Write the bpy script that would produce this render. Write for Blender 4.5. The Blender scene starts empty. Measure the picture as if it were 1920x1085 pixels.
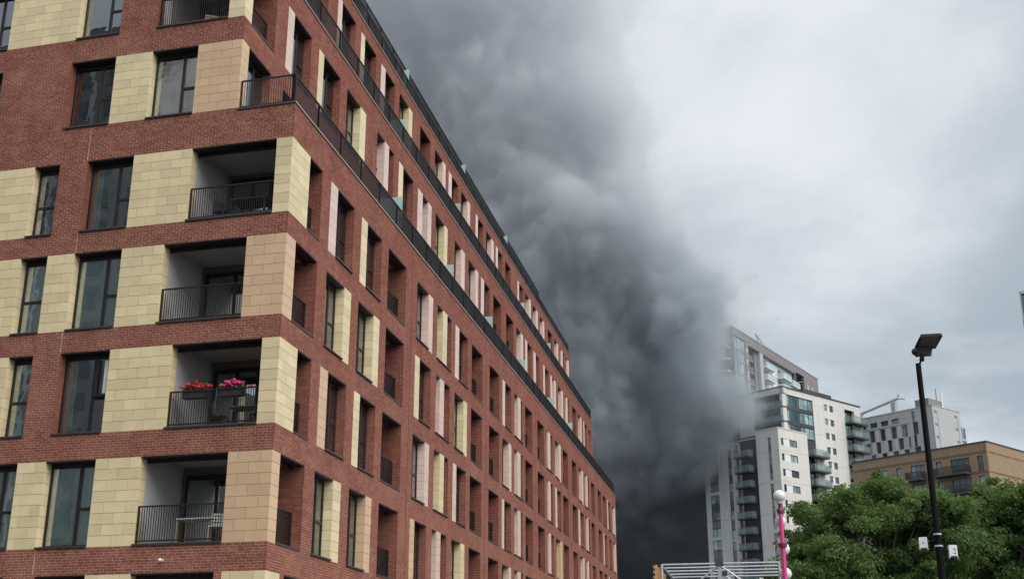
import bpy, math, random
import numpy as np
from mathutils import Vector
rad = math.radians
rng = random.Random(7)
nrg = np.random.RandomState(11)
S = bpy.context.scene
COL = S.collection

# ------------------------------------------------------------------ camera
cam = bpy.data.cameras.new('camera')
cam.sensor_width = 36.0
cam.lens = 36.0 * 2271.2 / 1920.0
cam.clip_start, cam.clip_end = 0.1, 6000
camo = bpy.data.objects.new('camera', cam)
COL.objects.link(camo)
camo.location = (0, 0, 1.6)
camo.rotation_euler = (rad(90 + 18.85), 0, rad(11.97))
S.camera = camo

# ------------------------------------------------------------------ render settings
S.view_settings.view_transform = 'Standard'
S.view_settings.look = 'None'
S.view_settings.gamma = 1
S.view_settings.use_curve_mapping = False
S.view_settings.exposure = 0.75
S.render.engine = 'CYCLES'
S.cycles.use_denoising = True
S.cycles.max_bounces = 12
S.cycles.diffuse_bounces = 4
S.cycles.glossy_bounces = 4
S.cycles.transmission_bounces = 6
S.cycles.transparent_max_bounces = 16
S.cycles.volume_bounces = 8
S.cycles.volume_step_rate = 0.16
S.cycles.volume_max_steps = 384

# ------------------------------------------------------------------ node helpers
def nn(nt, typ, **kw):
    n = nt.nodes.new(typ)
    for k, v in kw.items():
        if k.startswith('i_'):
            n.inputs[k[2:].replace('_', ' ')].default_value = v
        else:
            setattr(n, k, v)
    return n
def lk(nt, a, b): nt.links.new(a, b)
def fin(nt, node, i, v):
    if hasattr(v, 'links') or isinstance(v, bpy.types.NodeSocket): nt.links.new(v, node.inputs[i])
    else: node.inputs[i].default_value = v
def mth(nt, op, a, b=0.0, c=None, clamp=False):
    n = nt.nodes.new('ShaderNodeMath'); n.operation = op; n.use_clamp = clamp
    fin(nt, n, 0, a); fin(nt, n, 1, b)
    if c is not None: fin(nt, n, 2, c)
    return n.outputs[0]
def mixc(nt, f, a, b, blend='MIX'):
    n = nt.nodes.new('ShaderNodeMix'); n.data_type = 'RGBA'; n.blend_type = blend
    fin(nt, n, 0, f)
    for i, v in ((6, a), (7, b)):
        if isinstance(v, bpy.types.NodeSocket): nt.links.new(v, n.inputs[i])
        else: n.inputs[i].default_value = (*v[:3], 1)
    return n.outputs[2]
def mrange(nt, v, a, b, c, d, smooth=False):
    n = nt.nodes.new('ShaderNodeMapRange')
    if smooth: n.interpolation_type = 'SMOOTHSTEP'
    fin(nt, n, 0, v)
    for i, x in zip((1, 2, 3, 4), (a, b, c, d)): fin(nt, n, i, x)
    return n.outputs[0]
def noise(nt, vec, scale, detail=2.0, rough=0.5, dist=0.0, dim='3D'):
    n = nt.nodes.new('ShaderNodeTexNoise'); n.noise_dimensions = dim
    if vec is not None: nt.links.new(vec, n.inputs['Vector'])
    n.inputs['Scale'].default_value = scale; n.inputs['Detail'].default_value = detail
    n.inputs['Roughness'].default_value = rough; n.inputs['Distortion'].default_value = dist
    return n.outputs[0]
def newmat(name):
    m = bpy.data.materials.new(name); m.use_nodes = True
    nt = m.node_tree; nt.nodes.clear()
    out = nt.nodes.new('ShaderNodeOutputMaterial')
    return m, nt, out
def bsdf(nt, out, color, rough=0.8, metal=0.0, spec=0.5, **kw):
    b = nt.nodes.new('ShaderNodeBsdfPrincipled')
    fin(nt, b, 'Base Color', color if isinstance(color, bpy.types.NodeSocket) else (*color[:3], 1))
    fin(nt, b, 'Roughness', rough); b.inputs['Metallic'].default_value = metal
    b.inputs['Specular IOR Level'].default_value = spec
    for k, v in kw.items(): fin(nt, b, k, v)
    nt.links.new(b.outputs[0], out.inputs[0])
    return b

# ------------------------------------------------------------------ world: overcast sky over a clear one
W = bpy.data.worlds.new('World'); S.world = W; W.use_nodes = True
nt = W.node_tree; nt.nodes.clear()
out = nt.nodes.new('ShaderNodeOutputWorld'); bg = nt.nodes.new('ShaderNodeBackground')
SUN_EL, SUN_AZ = 46.0, 120.0      # azimuth clockwise from +Y
sky = nt.nodes.new('ShaderNodeTexSky'); sky.sky_type = 'NISHITA'; sky.sun_disc = False
sky.sun_elevation = rad(SUN_EL); sky.sun_rotation = rad(SUN_AZ)
tc = nt.nodes.new('ShaderNodeTexCoord'); sep = nt.nodes.new('ShaderNodeSeparateXYZ')
lk(nt, tc.outputs['Generated'], sep.inputs[0])
zc = mth(nt, 'MAXIMUM', sep.outputs[2], 0.0)
den = mth(nt, 'ADD', zc, 0.22)
cb = nt.nodes.new('ShaderNodeCombineXYZ')
lk(nt, mth(nt, 'DIVIDE', sep.outputs[0], den), cb.inputs[0]); lk(nt, mth(nt, 'DIVIDE', sep.outputs[1], den), cb.inputs[1])
n1 = noise(nt, cb.outputs[0], 1.15, 6.0, 0.52, 0.25)
n2 = noise(nt, cb.outputs[0], 3.4, 5.0, 0.55, 0.4)
nm = mth(nt, 'ADD', mth(nt, 'MULTIPLY', n1, 0.74), mth(nt, 'MULTIPLY', n2, 0.26))
cl = mrange(nt, nm, 0.42, 0.615, 0.0, 1.0, True)
cloud = mixc(nt, cl, (0.25, 0.296, 0.33), (0.445, 0.475, 0.508))
# a thinner, brighter stretch of cloud beside the smoke
vd = nt.nodes.new('ShaderNodeVectorMath'); vd.operation = 'DOT_PRODUCT'; lk(nt, tc.outputs['Generated'], vd.inputs[0])
_a, _e = rad(1.0), rad(27.0); vd.inputs[1].default_value = (math.sin(_a)*math.cos(_e), math.cos(_a)*math.cos(_e), math.sin(_e))
thin = mth(nt, 'MULTIPLY', mrange(nt, vd.outputs['Value'], 0.968, 0.998, 0.0, 1.0, True), mrange(nt, n2, 0.3, 0.6, 0.6, 1.1))
cloud = mixc(nt, mth(nt, 'MULTIPLY', thin, 0.62, clamp=True), cloud, (0.55, 0.562, 0.595))
# the sky brightens smoothly towards the zenith, as under an even overcast
zen = mrange(nt, zc, 0.5, 0.95, 1.0, 1.6, True)
vm = nt.nodes.new('ShaderNodeVectorMath'); vm.operation = 'SCALE'; lk(nt, cloud, vm.inputs[0]); lk(nt, zen, vm.inputs[3])
vs = nt.nodes.new('ShaderNodeVectorMath'); vs.operation = 'SCALE'; lk(nt, sky.outputs[0], vs.inputs[0]); vs.inputs[3].default_value = 0.07
fm = mixc(nt, 0.93, vs.outputs[0], vm.outputs[0])
lk(nt, fm, bg.inputs[0]); bg.inputs[1].default_value = 1.0
lk(nt, bg.outputs[0], out.inputs[0])

sun = bpy.data.lights.new('sun', 'SUN'); sun.energy = 2.0; sun.angle = rad(60); sun.color = (1.0, 0.96, 0.9)
suno = bpy.data.objects.new('sun', sun); COL.objects.link(suno)
suno.rotation_euler = (rad(90 - SUN_EL), 0, rad(180 - SUN_AZ))
suno.location = (60, -40, 120)

# ------------------------------------------------------------------ mesh builder
BOXF = np.array([[0,3,2,1],[4,5,6,7],[0,1,5,4],[1,2,6,5],[2,3,7,6],[3,0,4,7]])
class MB:
    def __init__(s): s.v = []; s.f = []; s.n = 0; s.t = []
    def add(s, vs, fs, tone=0.0):
        s.v.append(np.asarray(vs, float).reshape(-1, 3)); k = s.n
        for f in fs: s.f.append([i + k for i in f]); s.t.append(tone)
        s.n += len(s.v[-1])
    def hexa(s, c8, tone=0.0): s.add(c8, BOXF.tolist(), tone)
    def box(s, x0, x1, y0, y1, z0, z1, tone=0.0):
        s.hexa([(x0,y0,z0),(x1,y0,z0),(x1,y1,z0),(x0,y1,z0),(x0,y0,z1),(x1,y0,z1),(x1,y1,z1),(x0,y1,z1)], tone)
    def tube(s, a, b, r0, r1=None, n=10, cap=True, tone=0.0):
        a = Vector(a); b = Vector(b); r1 = r0 if r1 is None else r1
        d = (b - a).normalized(); t = Vector((0,0,1)) if abs(d.z) < 0.9 else Vector((1,0,0))
        p = d.cross(t).normalized(); q = d.cross(p)
        vs = []
        for c, r in ((a, r0), (b, r1)):
            for i in range(n):
                an = 2*math.pi*i/n; vs.append(c + p*math.cos(an)*r + q*math.sin(an)*r)
        fs = [[i, (i+1) % n, n+(i+1) % n, n+i] for i in range(n)]
        if cap: fs += [list(range(n))[::-1], list(range(n, 2*n))]
        s.add([tuple(v) for v in vs], fs, tone)
    def ball(s, c, r, n=16, m=10, sz=1.0, tone=0.0):
        vs = [(c[0], c[1], c[2]+r*sz)]
        for j in range(1, m):
            th = math.pi*j/m
            for i in range(n):
                ph = 2*math.pi*i/n
                vs.append((c[0]+r*math.sin(th)*math.cos(ph), c[1]+r*math.sin(th)*math.sin(ph), c[2]+r*sz*math.cos(th)))
        vs.append((c[0], c[1], c[2]-r*sz)); fs = []
        for i in range(n): fs.append([0, 1+i, 1+(i+1) % n])
        for j in range(m-2):
            for i in range(n):
                a = 1+j*n+i; b = 1+j*n+(i+1) % n; fs.append([a, a+n, b+n, b])
        l = len(vs)-1; o = 1+(m-2)*n
        for i in range(n): fs.append([l, o+(i+1) % n, o+i])
        s.add(vs, fs, tone)
    def mesh(s, name, mat, smooth=False):
        me = bpy.data.meshes.new(name)
        V = np.concatenate(s.v) if s.v else np.zeros((0, 3))
        me.from_pydata(V.tolist(), [], s.f)
        if any(s.t):
            at = me.attributes.new('tone', 'FLOAT', 'FACE'); at.data.foreach_set('value', np.array(s.t, np.float32))
        if mat: me.materials.append(mat)
        if smooth: me.polygons.foreach_set('use_smooth', [True]*len(me.polygons))
        return me
def props(o, label=None, cat=None, group=None, kind=None):
    if label: o['label'] = label
    if cat: o['category'] = cat
    if group: o['group'] = group
    if kind: o['kind'] = kind
    return o
def link(name, data, parent=None, loc=(0,0,0), rz=0.0, **kw):
    o = bpy.data.objects.new(name, data); COL.objects.link(o)
    o.location = loc; o.rotation_euler = (0, 0, rz)
    if parent: o.parent = parent
    return props(o, **kw)
def ob(name, mb, mat, parent=None, loc=(0,0,0), rz=0.0, smooth=False, **kw):
    return link(name, mb.mesh(name, mat, smooth), parent, loc, rz, **kw)
def empty(name, loc, rz=0.0, **kw):
    o = bpy.data.objects.new(name, None); o.empty_display_size = 0.5; COL.objects.link(o)
    o.location = loc; o.rotation_euler = (0, 0, rz)
    return props(o, **kw)
def copy_tree(o, parent=None):
    c = o.copy(); COL.objects.link(c); c.parent = parent
    for ch in list(o.children): copy_tree(ch, c)
    return c

# a facade: origin, direction along it, outward normal; 'flip' when the along-direction runs right to left as seen from outside
class Face:
    def __init__(s, o, U, N, flip=False):
        s.o = np.array(o, float); s.U = np.array(U, float); s.N = np.array(N, float); s.flip = flip
    def pt(s, u, d, z): return s.o + u*s.U + d*s.N + np.array([0, 0, z])
    def box(s, mb, u0, u1, d0, d1, z0, z1, tone=0.0):
        c = [s.pt(u, d, z) for z in (z0, z1) for (u, d) in ((u0, d0), (u1, d0), (u1, d1), (u0, d1))]
        if not s.flip: c = [c[i] for i in (3, 2, 1, 0, 7, 6, 5, 4)]
        mb.hexa(c, tone)
    def place(s, u0, u1, z, d=0.0):
        if s.flip: p = s.pt(u1, d, z); D = -s.U
        else: p = s.pt(u0, d, z); D = s.U
        return tuple(p), math.atan2(D[1], D[0])
def cells(u0, u1, z0, z1, ops):
    """rectangles that fill [u0,u1]x[z0,z1] around the openings"""
    zs = sorted({z0, z1, *[min(max(z, z0), z1) for o in ops for z in o[2:4]]})
    res = []
    for a, b in zip(zs, zs[1:]):
        if b - a < 1e-5: continue
        m = (a+b)/2; act = sorted((o[0], o[1]) for o in ops if o[2] < m < o[3]); c = u0
        for p, q in act:
            if p > c + 1e-4: res.append((c, min(p, u1), a, b))
            c = max(c, q)
        if c < u1 - 1e-4: res.append((c, u1, a, b))
    mer = {}; outl = []
    for r in res:
        k = (round(r[0], 4), round(r[1], 4))
        if k in mer and abs(mer[k][3] - r[2]) < 1e-4: mer[k][3] = r[3]
        else:
            if k in mer: outl.append(tuple(mer[k]))
            mer[k] = list(r)
    outl += [tuple(v) for v in mer.values()]
    return outl

# ------------------------------------------------------------------ materials
def m_brick():
    m, nt, out = newmat('red_brick')
    at = nn(nt, 'ShaderNodeAttribute', attribute_name='tone'); oi = nt.nodes.new('ShaderNodeObjectInfo')
    v = mth(nt, 'FRACT', mth(nt, 'ADD', at.outputs['Fac'], oi.outputs['Random']))
    cr = nt.nodes.new('ShaderNodeValToRGB'); lk(nt, v, cr.inputs[0])
    e = cr.color_ramp.elements
    e[0].position = 0; e[0].color = (0.27, 0.09, 0.058, 1)
    e[1].position = 1; e[1].color = (0.33, 0.125, 0.084, 1)
    for p, c in ((0.15, (0.205, 0.062, 0.043, 1)), (0.45, (0.285, 0.097, 0.063, 1)), (0.75, (0.24, 0.075, 0.053, 1)), (0.92, (0.32, 0.125, 0.08, 1))):
        x = e.new(p); x.color = c
    tcn = nt.nodes.new('ShaderNodeTexCoord'); ge = nt.nodes.new('ShaderNodeNewGeometry')
    g = noise(nt, ge.outputs['Position'], 14.0, 4.0, 0.65)
    big = noise(nt, ge.outputs['Position'], 0.55, 3.0, 0.6)
    c = mixc(nt, mrange(nt, g, 0.3, 0.75, 0.0, 0.35), cr.outputs[0], (0.13, 0.035, 0.03))
    c = mixc(nt, mrange(nt, big, 0.45, 0.75, 0.0, 0.42), c, (0.34, 0.155, 0.115))
    mp = nt.nodes.new('ShaderNodeMapping'); mp.inputs['Scale'].default_value = (1.6, 1.6, 0.22); lk(nt, ge.outputs['Position'], mp.inputs[0])
    c = mixc(nt, mrange(nt, noise(nt, mp.outputs[0], 1.0, 5.0, 0.65), 0.5, 0.72, 0.0, 0.38), c, (0.10, 0.04, 0.034))
    b = bsdf(nt, out, c, 0.85, spec=0.3)
    bp = nt.nodes.new('ShaderNodeBump'); bp.inputs['Strength'].default_value = 0.35; bp.inputs['Distance'].default_value = 0.01
    lk(nt, noise(nt, ge.outputs['Position'], 60.0, 3.0, 0.6), bp.inputs['Height']); lk(nt, bp.outputs[0], b.inputs['Normal'])
    return m
def m_plain(name, col, rough=0.8, var=0.12, scale=3.0, metal=0.0, spec=0.5, rnd=0.0, bump=0.0, streak=0.0):
    m, nt, out = newmat(name)
    ge = nt.nodes.new('ShaderNodeNewGeometry')
    n = noise(nt, ge.outputs['Position'], scale, 5.0, 0.6)
    f = mrange(nt, n, 0.3, 0.7, 1-var, 1+var)
    if streak > 0:
        mp = nt.nodes.new('ShaderNodeMapping'); mp.inputs['Scale'].default_value = (1.2, 1.2, 0.06)
        lk(nt, ge.outputs['Position'], mp.inputs[0])
        f = mth(nt, 'MULTIPLY', f, mrange(nt, noise(nt, mp.outputs[0], 1.6, 5.0, 0.7), 0.35, 0.7, 1.0, 1-streak))
    if rnd > 0:
        oi = nt.nodes.new('ShaderNodeObjectInfo'); at = nn(nt, 'ShaderNodeAttribute', attribute_name='tone')
        r = mth(nt, 'FRACT', mth(nt, 'ADD', oi.outputs['Random'], at.outputs['Fac']))
        f = mth(nt, 'MULTIPLY', f, mrange(nt, r, 0, 1, 1-rnd, 1+rnd))
    s = nt.nodes.new('ShaderNodeVectorMath'); s.operation = 'SCALE'; s.inputs[0].default_value = col[:3]; lk(nt, f, s.inputs[3])
    b = bsdf(nt, out, s.outputs[0], rough, metal, spec)
    if bump > 0:
        bp = nt.nodes.new('ShaderNodeBump'); bp.inputs['Strength'].default_value = bump; bp.inputs['Distance'].default_value = 0.01
        lk(nt, noise(nt, ge.outputs['Position'], scale*8, 4.0, 0.6), bp.inputs['Height']); lk(nt, bp.outputs[0], b.inputs['Normal'])
    return m
def m_glass(name, tint=(0.90, 0.95, 0.925), refl=0.28, rough=0.01, wob=0.12):
    m, nt, out = newmat(name)
    tr = nt.nodes.new('ShaderNodeBsdfTransparent'); tr.inputs[0].default_value = (*tint, 1)
    gl = nt.nodes.new('ShaderNodeBsdfGlossy'); gl.inputs['Roughness'].default_value = rough; gl.inputs[0].default_value = (0.92, 0.97, 1, 1)
    fr = nt.nodes.new('ShaderNodeFresnel'); fr.inputs[0].default_value = 1.5
    f = mth(nt, 'ADD', fr.outputs[0], refl-0.04, clamp=True)
    ge = nt.nodes.new('ShaderNodeNewGeometry'); bp = nt.nodes.new('ShaderNodeBump')
    bp.inputs['Strength'].default_value = wob; bp.inputs['Distance'].default_value = 0.02
    lk(nt, noise(nt, ge.outputs['Position'], 1.3, 2.0, 0.5), bp.inputs['Height']); lk(nt, bp.outputs[0], gl.inputs['Normal'])
    mx = nt.nodes.new('ShaderNodeMixShader'); lk(nt, f, mx.inputs[0]); lk(nt, tr.outputs[0], mx.inputs[1]); lk(nt, gl.outputs[0], mx.inputs[2])
    lk(nt, mx.outputs[0], out.inputs[0])
    return m
def m_opaque_glass(name, col, rough=0.06, spec=0.9):
    """glazing of far buildings: dark room tone under a reflecting skin"""
    m, nt, out = newmat(name)
    ge = nt.nodes.new('ShaderNodeNewGeometry'); oi = nt.nodes.new('ShaderNodeObjectInfo')
    n = noise(nt, ge.outputs['Position'], 0.9, 3.0, 0.6)
    f = mth(nt, 'MULTIPLY', mrange(nt, n, 0.35, 0.65, 0.65, 1.35), mrange(nt, oi.outputs['Random'], 0, 1, 0.6, 1.5))
    s = nt.nodes.new('ShaderNodeVectorMath'); s.operation = 'SCALE'; s.inputs[0].default_value = col; lk(nt, f, s.inputs[3])
    bsdf(nt, out, s.outputs[0], rough, spec=spec)
    return m
M = {}
M['brick'] = m_brick()
M['mortar'] = m_plain('mortar', (0.68, 0.47, 0.36), 0.95, 0.18, 1.1, spec=0.2)
M['cream'] = m_plain('cream_glazed_tile', (0.72, 0.595, 0.36), 0.34, 0.07, 2.0, rnd=0.09, spec=0.6)
M['peach'] = m_plain('peach_glazed_tile', (0.63, 0.43, 0.265), 0.34, 0.05, 2.0, rnd=0.06, spec=0.6)
M['pink'] = m_plain('pink_glazed_tile', (0.70, 0.515, 0.435), 0.32, 0.05, 2.0, rnd=0.06, spec=0.7)
M['joint'] = m_plain('tile_joint', (0.26, 0.19, 0.10), 0.9, 0.1)
M['bronze'] = m_plain('dark_bronze_metal', (0.02, 0.016, 0.015), 0.45, 0.15, 4.0, metal=0.2)
M['black'] = m_plain('black_painted_steel', (0.004, 0.004, 0.0045), 0.6, 0.2, 5.0, spec=0.12)
M['coping'] = m_plain('grey_coping_metal', (0.33, 0.28, 0.26), 0.5, 0.1)
M['darkcop'] = m_plain('dark_sill_metal', (0.05, 0.045, 0.045), 0.45, 0.15)
M['glass'] = m_glass('window_glass')
M['glassg'] = m_glass('green_screen_glass', (0.42, 0.66, 0.60), 0.10, 0.08)
M['frost'] = m_plain('frosted_green_glass', (0.42, 0.60, 0.56), 0.25, 0.08)
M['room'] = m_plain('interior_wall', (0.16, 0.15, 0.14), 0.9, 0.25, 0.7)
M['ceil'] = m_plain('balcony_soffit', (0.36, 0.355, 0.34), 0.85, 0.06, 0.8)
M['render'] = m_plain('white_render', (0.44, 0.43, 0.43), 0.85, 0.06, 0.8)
M['slab'] = m_plain('floor_slab', (0.2, 0.19, 0.18), 0.9, 0.1)
M['curtain'] = m_plain('pale_curtain', (0.86, 0.90, 0.84), 0.9, 0.12, 2.0)
M['blind'] = m_plain('white_blind', (0.78, 0.80, 0.78), 0.85, 0.08, 2.0)
M['pipe'] = m_plain('red_brown_downpipe', (0.17, 0.05, 0.038), 0.6, 0.1)
M['wood'] = m_plain('pale_wood', (0.52, 0.38, 0.22), 0.6, 0.15, 8.0)
M['whiteplastic'] = m_plain('white_plastic', (0.75, 0.75, 0.74), 0.45, 0.04)
M['dkfurn'] = m_plain('dark_furniture', (0.035, 0.035, 0.045), 0.6, 0.2)
M['greyfurn'] = m_plain('grey_furniture', (0.22, 0.21, 0.20), 0.7, 0.15)
M['red'] = m_plain('red_petals', (0.55, 0.02, 0.035), 0.7, 0.3, 20.0)
M['magenta'] = m_plain('pink_petals', (0.72, 0.05, 0.19), 0.7, 0.3, 20.0)
M['leafpot'] = m_plain('pot_leaves', (0.05, 0.11, 0.03), 0.7, 0.3, 20.0)

# ------------------------------------------------------------------ ground
gm, nt, out = newmat('asphalt_ground')
ge = nt.nodes.new('ShaderNodeNewGeometry')
c = mixc(nt, noise(nt, ge.outputs['Position'], 0.4, 6.0, 0.7), (0.045, 0.045, 0.047), (0.075, 0.073, 0.07))
bsdf(nt, out, c, 0.9)
g = MB(); g.add([(-900, -900, 0), (900, -900, 0), (900, 1500, 0), (-900, 1500, 0)], [[0, 1, 2, 3]])
ob('ground', g, gm, kind='structure')
pav = m_plain('paving_stone', (0.24, 0.23, 0.215), 0.9, 0.2, 0.8)
g = MB(); g.box(-13.2, -9.0, 26.5, 112, 0.0, 0.13); g.box(-60, -9.0, 26.4, 30.2, 0.0, 0.13)
ob('pavement', g, pav, kind='structure')

# unseen blocks behind the viewpoint, added as something for the window glass to mirror
def unseen_block(x0, x1, y1, h, label, seed):
    t = empty('unseen_block', (x0, y1, 0), 0, label=label, cat='building')
    w = x1-x0; m = MB(); m.box(0, w, -14, 0, 0, h); ob('wall', m, m_plain('facing_wall_%d' % seed, (0.30, 0.28, 0.27), 0.9, 0.2, 0.5), t)
    r = random.Random(seed); gl = MB(); wb = MB(); x = 1.2
    while x < w-2:
        z = 3.0
        while z < h-3:
            gl.box(x, x+1.5, 0.002, 0.05, z, z+1.9)
            z += 3.1
        if r.random() < 0.6: wb.box(x+1.75, x+2.2, 0.002, 0.08, 2.5, h-1)
        x += 3.4
    ob('glazing', gl, m_opaque_glass('facing_glass_%d' % seed, (0.10, 0.12, 0.125)), t, kind='stuff'); ob('white_band', wb, m_plain('facing_band_%d' % seed, (0.6, 0.6, 0.58), 0.7, 0.05), t, kind='stuff')

# =================================================================== the red brick building
DA = rad(2.494)
CX, CY = -13.2056, 30.722
A = empty('apartment_building', (CX, CY, 0), label='long red brick apartment block with cream stone piers and balcony railings', cat='apartment building')
dL = np.array([-math.cos(DA), math.sin(DA), 0]); NL = np.array([-math.sin(DA), -math.cos(DA), 0])
FL = Face((0, 0, 0), dL, NL, True)
def FR(s): return Face((-s, 0, 0), (0, 1, 0), (1, 0, 0), False)
F0, F1f, F2f = FR(0.0), FR(1.92), FR(3.84)
CZ = 0.075
ROW = {'H': (2.475, 4.95), 'G': (5.70, 8.175), 'F': (8.925, 11.40), 'E': (12.075, 14.55), 'D': (15.225, 17.625),
       'C': (18.825, 21.225), 'B': (22.05, 24.45), 'S': (25.5, 27.9), 'T': (28.65, 31.05)}
BAND = 0.36
BR = []           # brick rectangles: (P0, axis, normal, a0, a1, z0, z1, single?)
mort = MB(); TILES = []      # tiles: (face,u0,u1,d,z0,z1,colour,plane)
WIN = []; LOG = []
def tile_patch(P0, Ax, N, a0, a1, z0, z1, col, first=False, L=0.68):
    n = 8; h = (z1 - z0)/n
    for k in range(n):
        e = [a0]; x = a0 + (L if k % 2 == 0 else L*0.5)
        while x < a1 - 0.12: e.append(x); x += L
        e.append(a1)
        if (a1 - a0) < 0.75 and not (k % 2 == 0 and False): e = [a0, a1]
        for p, q in zip(e, e[1:]): TILES.append((P0, Ax, N, p, q, z0+k*h, z0+(k+1)*h, col, first))
def wall(face, u0, u1, z0, z1, items, row_top_single=None):
    """items: (kind,u0,u1,z0,z1,...) kinds o=opening, t=tile"""
    ops = [(i[1], i[2], i[3], i[4]) for i in items]
    for r in cells(u0, u1, z0, z1, ops):
        ins = 0.012 if (r[0] <= u0 + 1e-4 or any(abs(o[1]-r[0]) < 1e-4 for o in ops)) else 0.0
        if ins and r[0] <= u0 + 1e-4: ins = 0.034 if face is not FL else 0.03
        face.box(mort, r[0] + ins, r[1], -BAND, -0.006, r[2], r[3])
        BR.append((face.pt(0, 0, 0), face.U, face.N, r[0], r[1], r[2], r[3], face))
# item spec per face/row: list of openings/tiles
def T(a, b, c): return ('t', a, b, c)
def O(a, b, style=0): return ('w', a, b, style)      # window
def LG(a, b): return ('l', a, b)                      # loggia
left_rows = {
 'G': [T(0, 1.34, 'peach'), LG(1.34, 4.03), T(4.03, 5.46, 'cream'), O(5.46, 7.08, 1), T(7.08, 8.01, 'cream'), O(8.01, 9.6, 1), T(9.6, 11.0, 'cream'), O(12.0, 13.6), T(13.6, 15, 'cream'), LG(16, 18.8)],
 'F': [T(0, 0.55, 'cream'), LG(0.55, 3.38), T(3.38, 5.39, 'cream'), O(5.39, 7.03, 2), O(7.97, 8.8, 3), T(8.8, 10.4, 'cream'), O(10.4, 12.0), T(12, 13.2, 'cream'), LG(15, 17.8)],
 'E': [T(0, 1.27, 'peach'), LG(1.27, 3.96), T(3.96, 5.37, 'cream'), O(5.37, 6.99, 4), T(6.99, 7.92, 'cream'), O(7.92, 8.86, 3), T(8.86, 10.6, 'cream'), O(10.6, 12.2), T(12.2, 13, 'peach'), LG(15, 17.8)],
 'D': [T(0, 0.52, 'cream'), LG(0.52, 3.32), T(3.32, 5.31, 'cream'), O(5.31, 6.92, 2), O(7.9, 8.81, 3), T(8.81, 10.6, 'cream'), O(10.6, 12.2), T(12.2, 13.4, 'cream'), LG(15, 17.8)],
 'C': [T(1.92, 3.44, 'peach'), O(3.44, 5.05, 5), T(5.05, 6.35, 'cream'), O(6.35, 7.96, 2), O(10.52, 12.1, 2), T(12.1, 13.6, 'cream'), LG(15, 17.8)],
 'B': [T(1.92, 2.49, 'cream'), LG(2.49, 5.0), O(6.34, 7.91, 5), T(7.91, 10.5, 'cream'), O(10.5, 12.1, 2), T(12.1, 13.4, 'cream'), LG(15, 17.8)],
 'H': [T(0, 1.27, 'cream'), O(1.5, 4.0, 2), T(4.0, 5.4, 'cream'), O(5.4, 7.0), O(8.0, 9.6), O(11, 13), O(15, 17)],
 'S': [T(3.84, 4.6, 'cream'), O(5.0, 6.6), O(8, 9.6), T(9.6, 11, 'cream'), O(12, 13.6), O(15, 16.6)],
 'T': [T(3.84, 4.6, 'peach'), O(5.0, 6.6), O(8, 9.6), T(9.6, 11, 'cream'), O(12, 13.6), O(15, 16.6)],
}
def Lc(a, t, b, col): return [T(a, t, col), O(t, b, 6)]
def Rc(a, t, b, col): return [O(a, t, 6), T(t, b, col)]
def Mc(a, t, t2, b, col): return [O(a, b, 7), ('m', t, t2, col)]
cr_, pe_, pi_ = 'cream', 'peach', 'pink'
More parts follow.
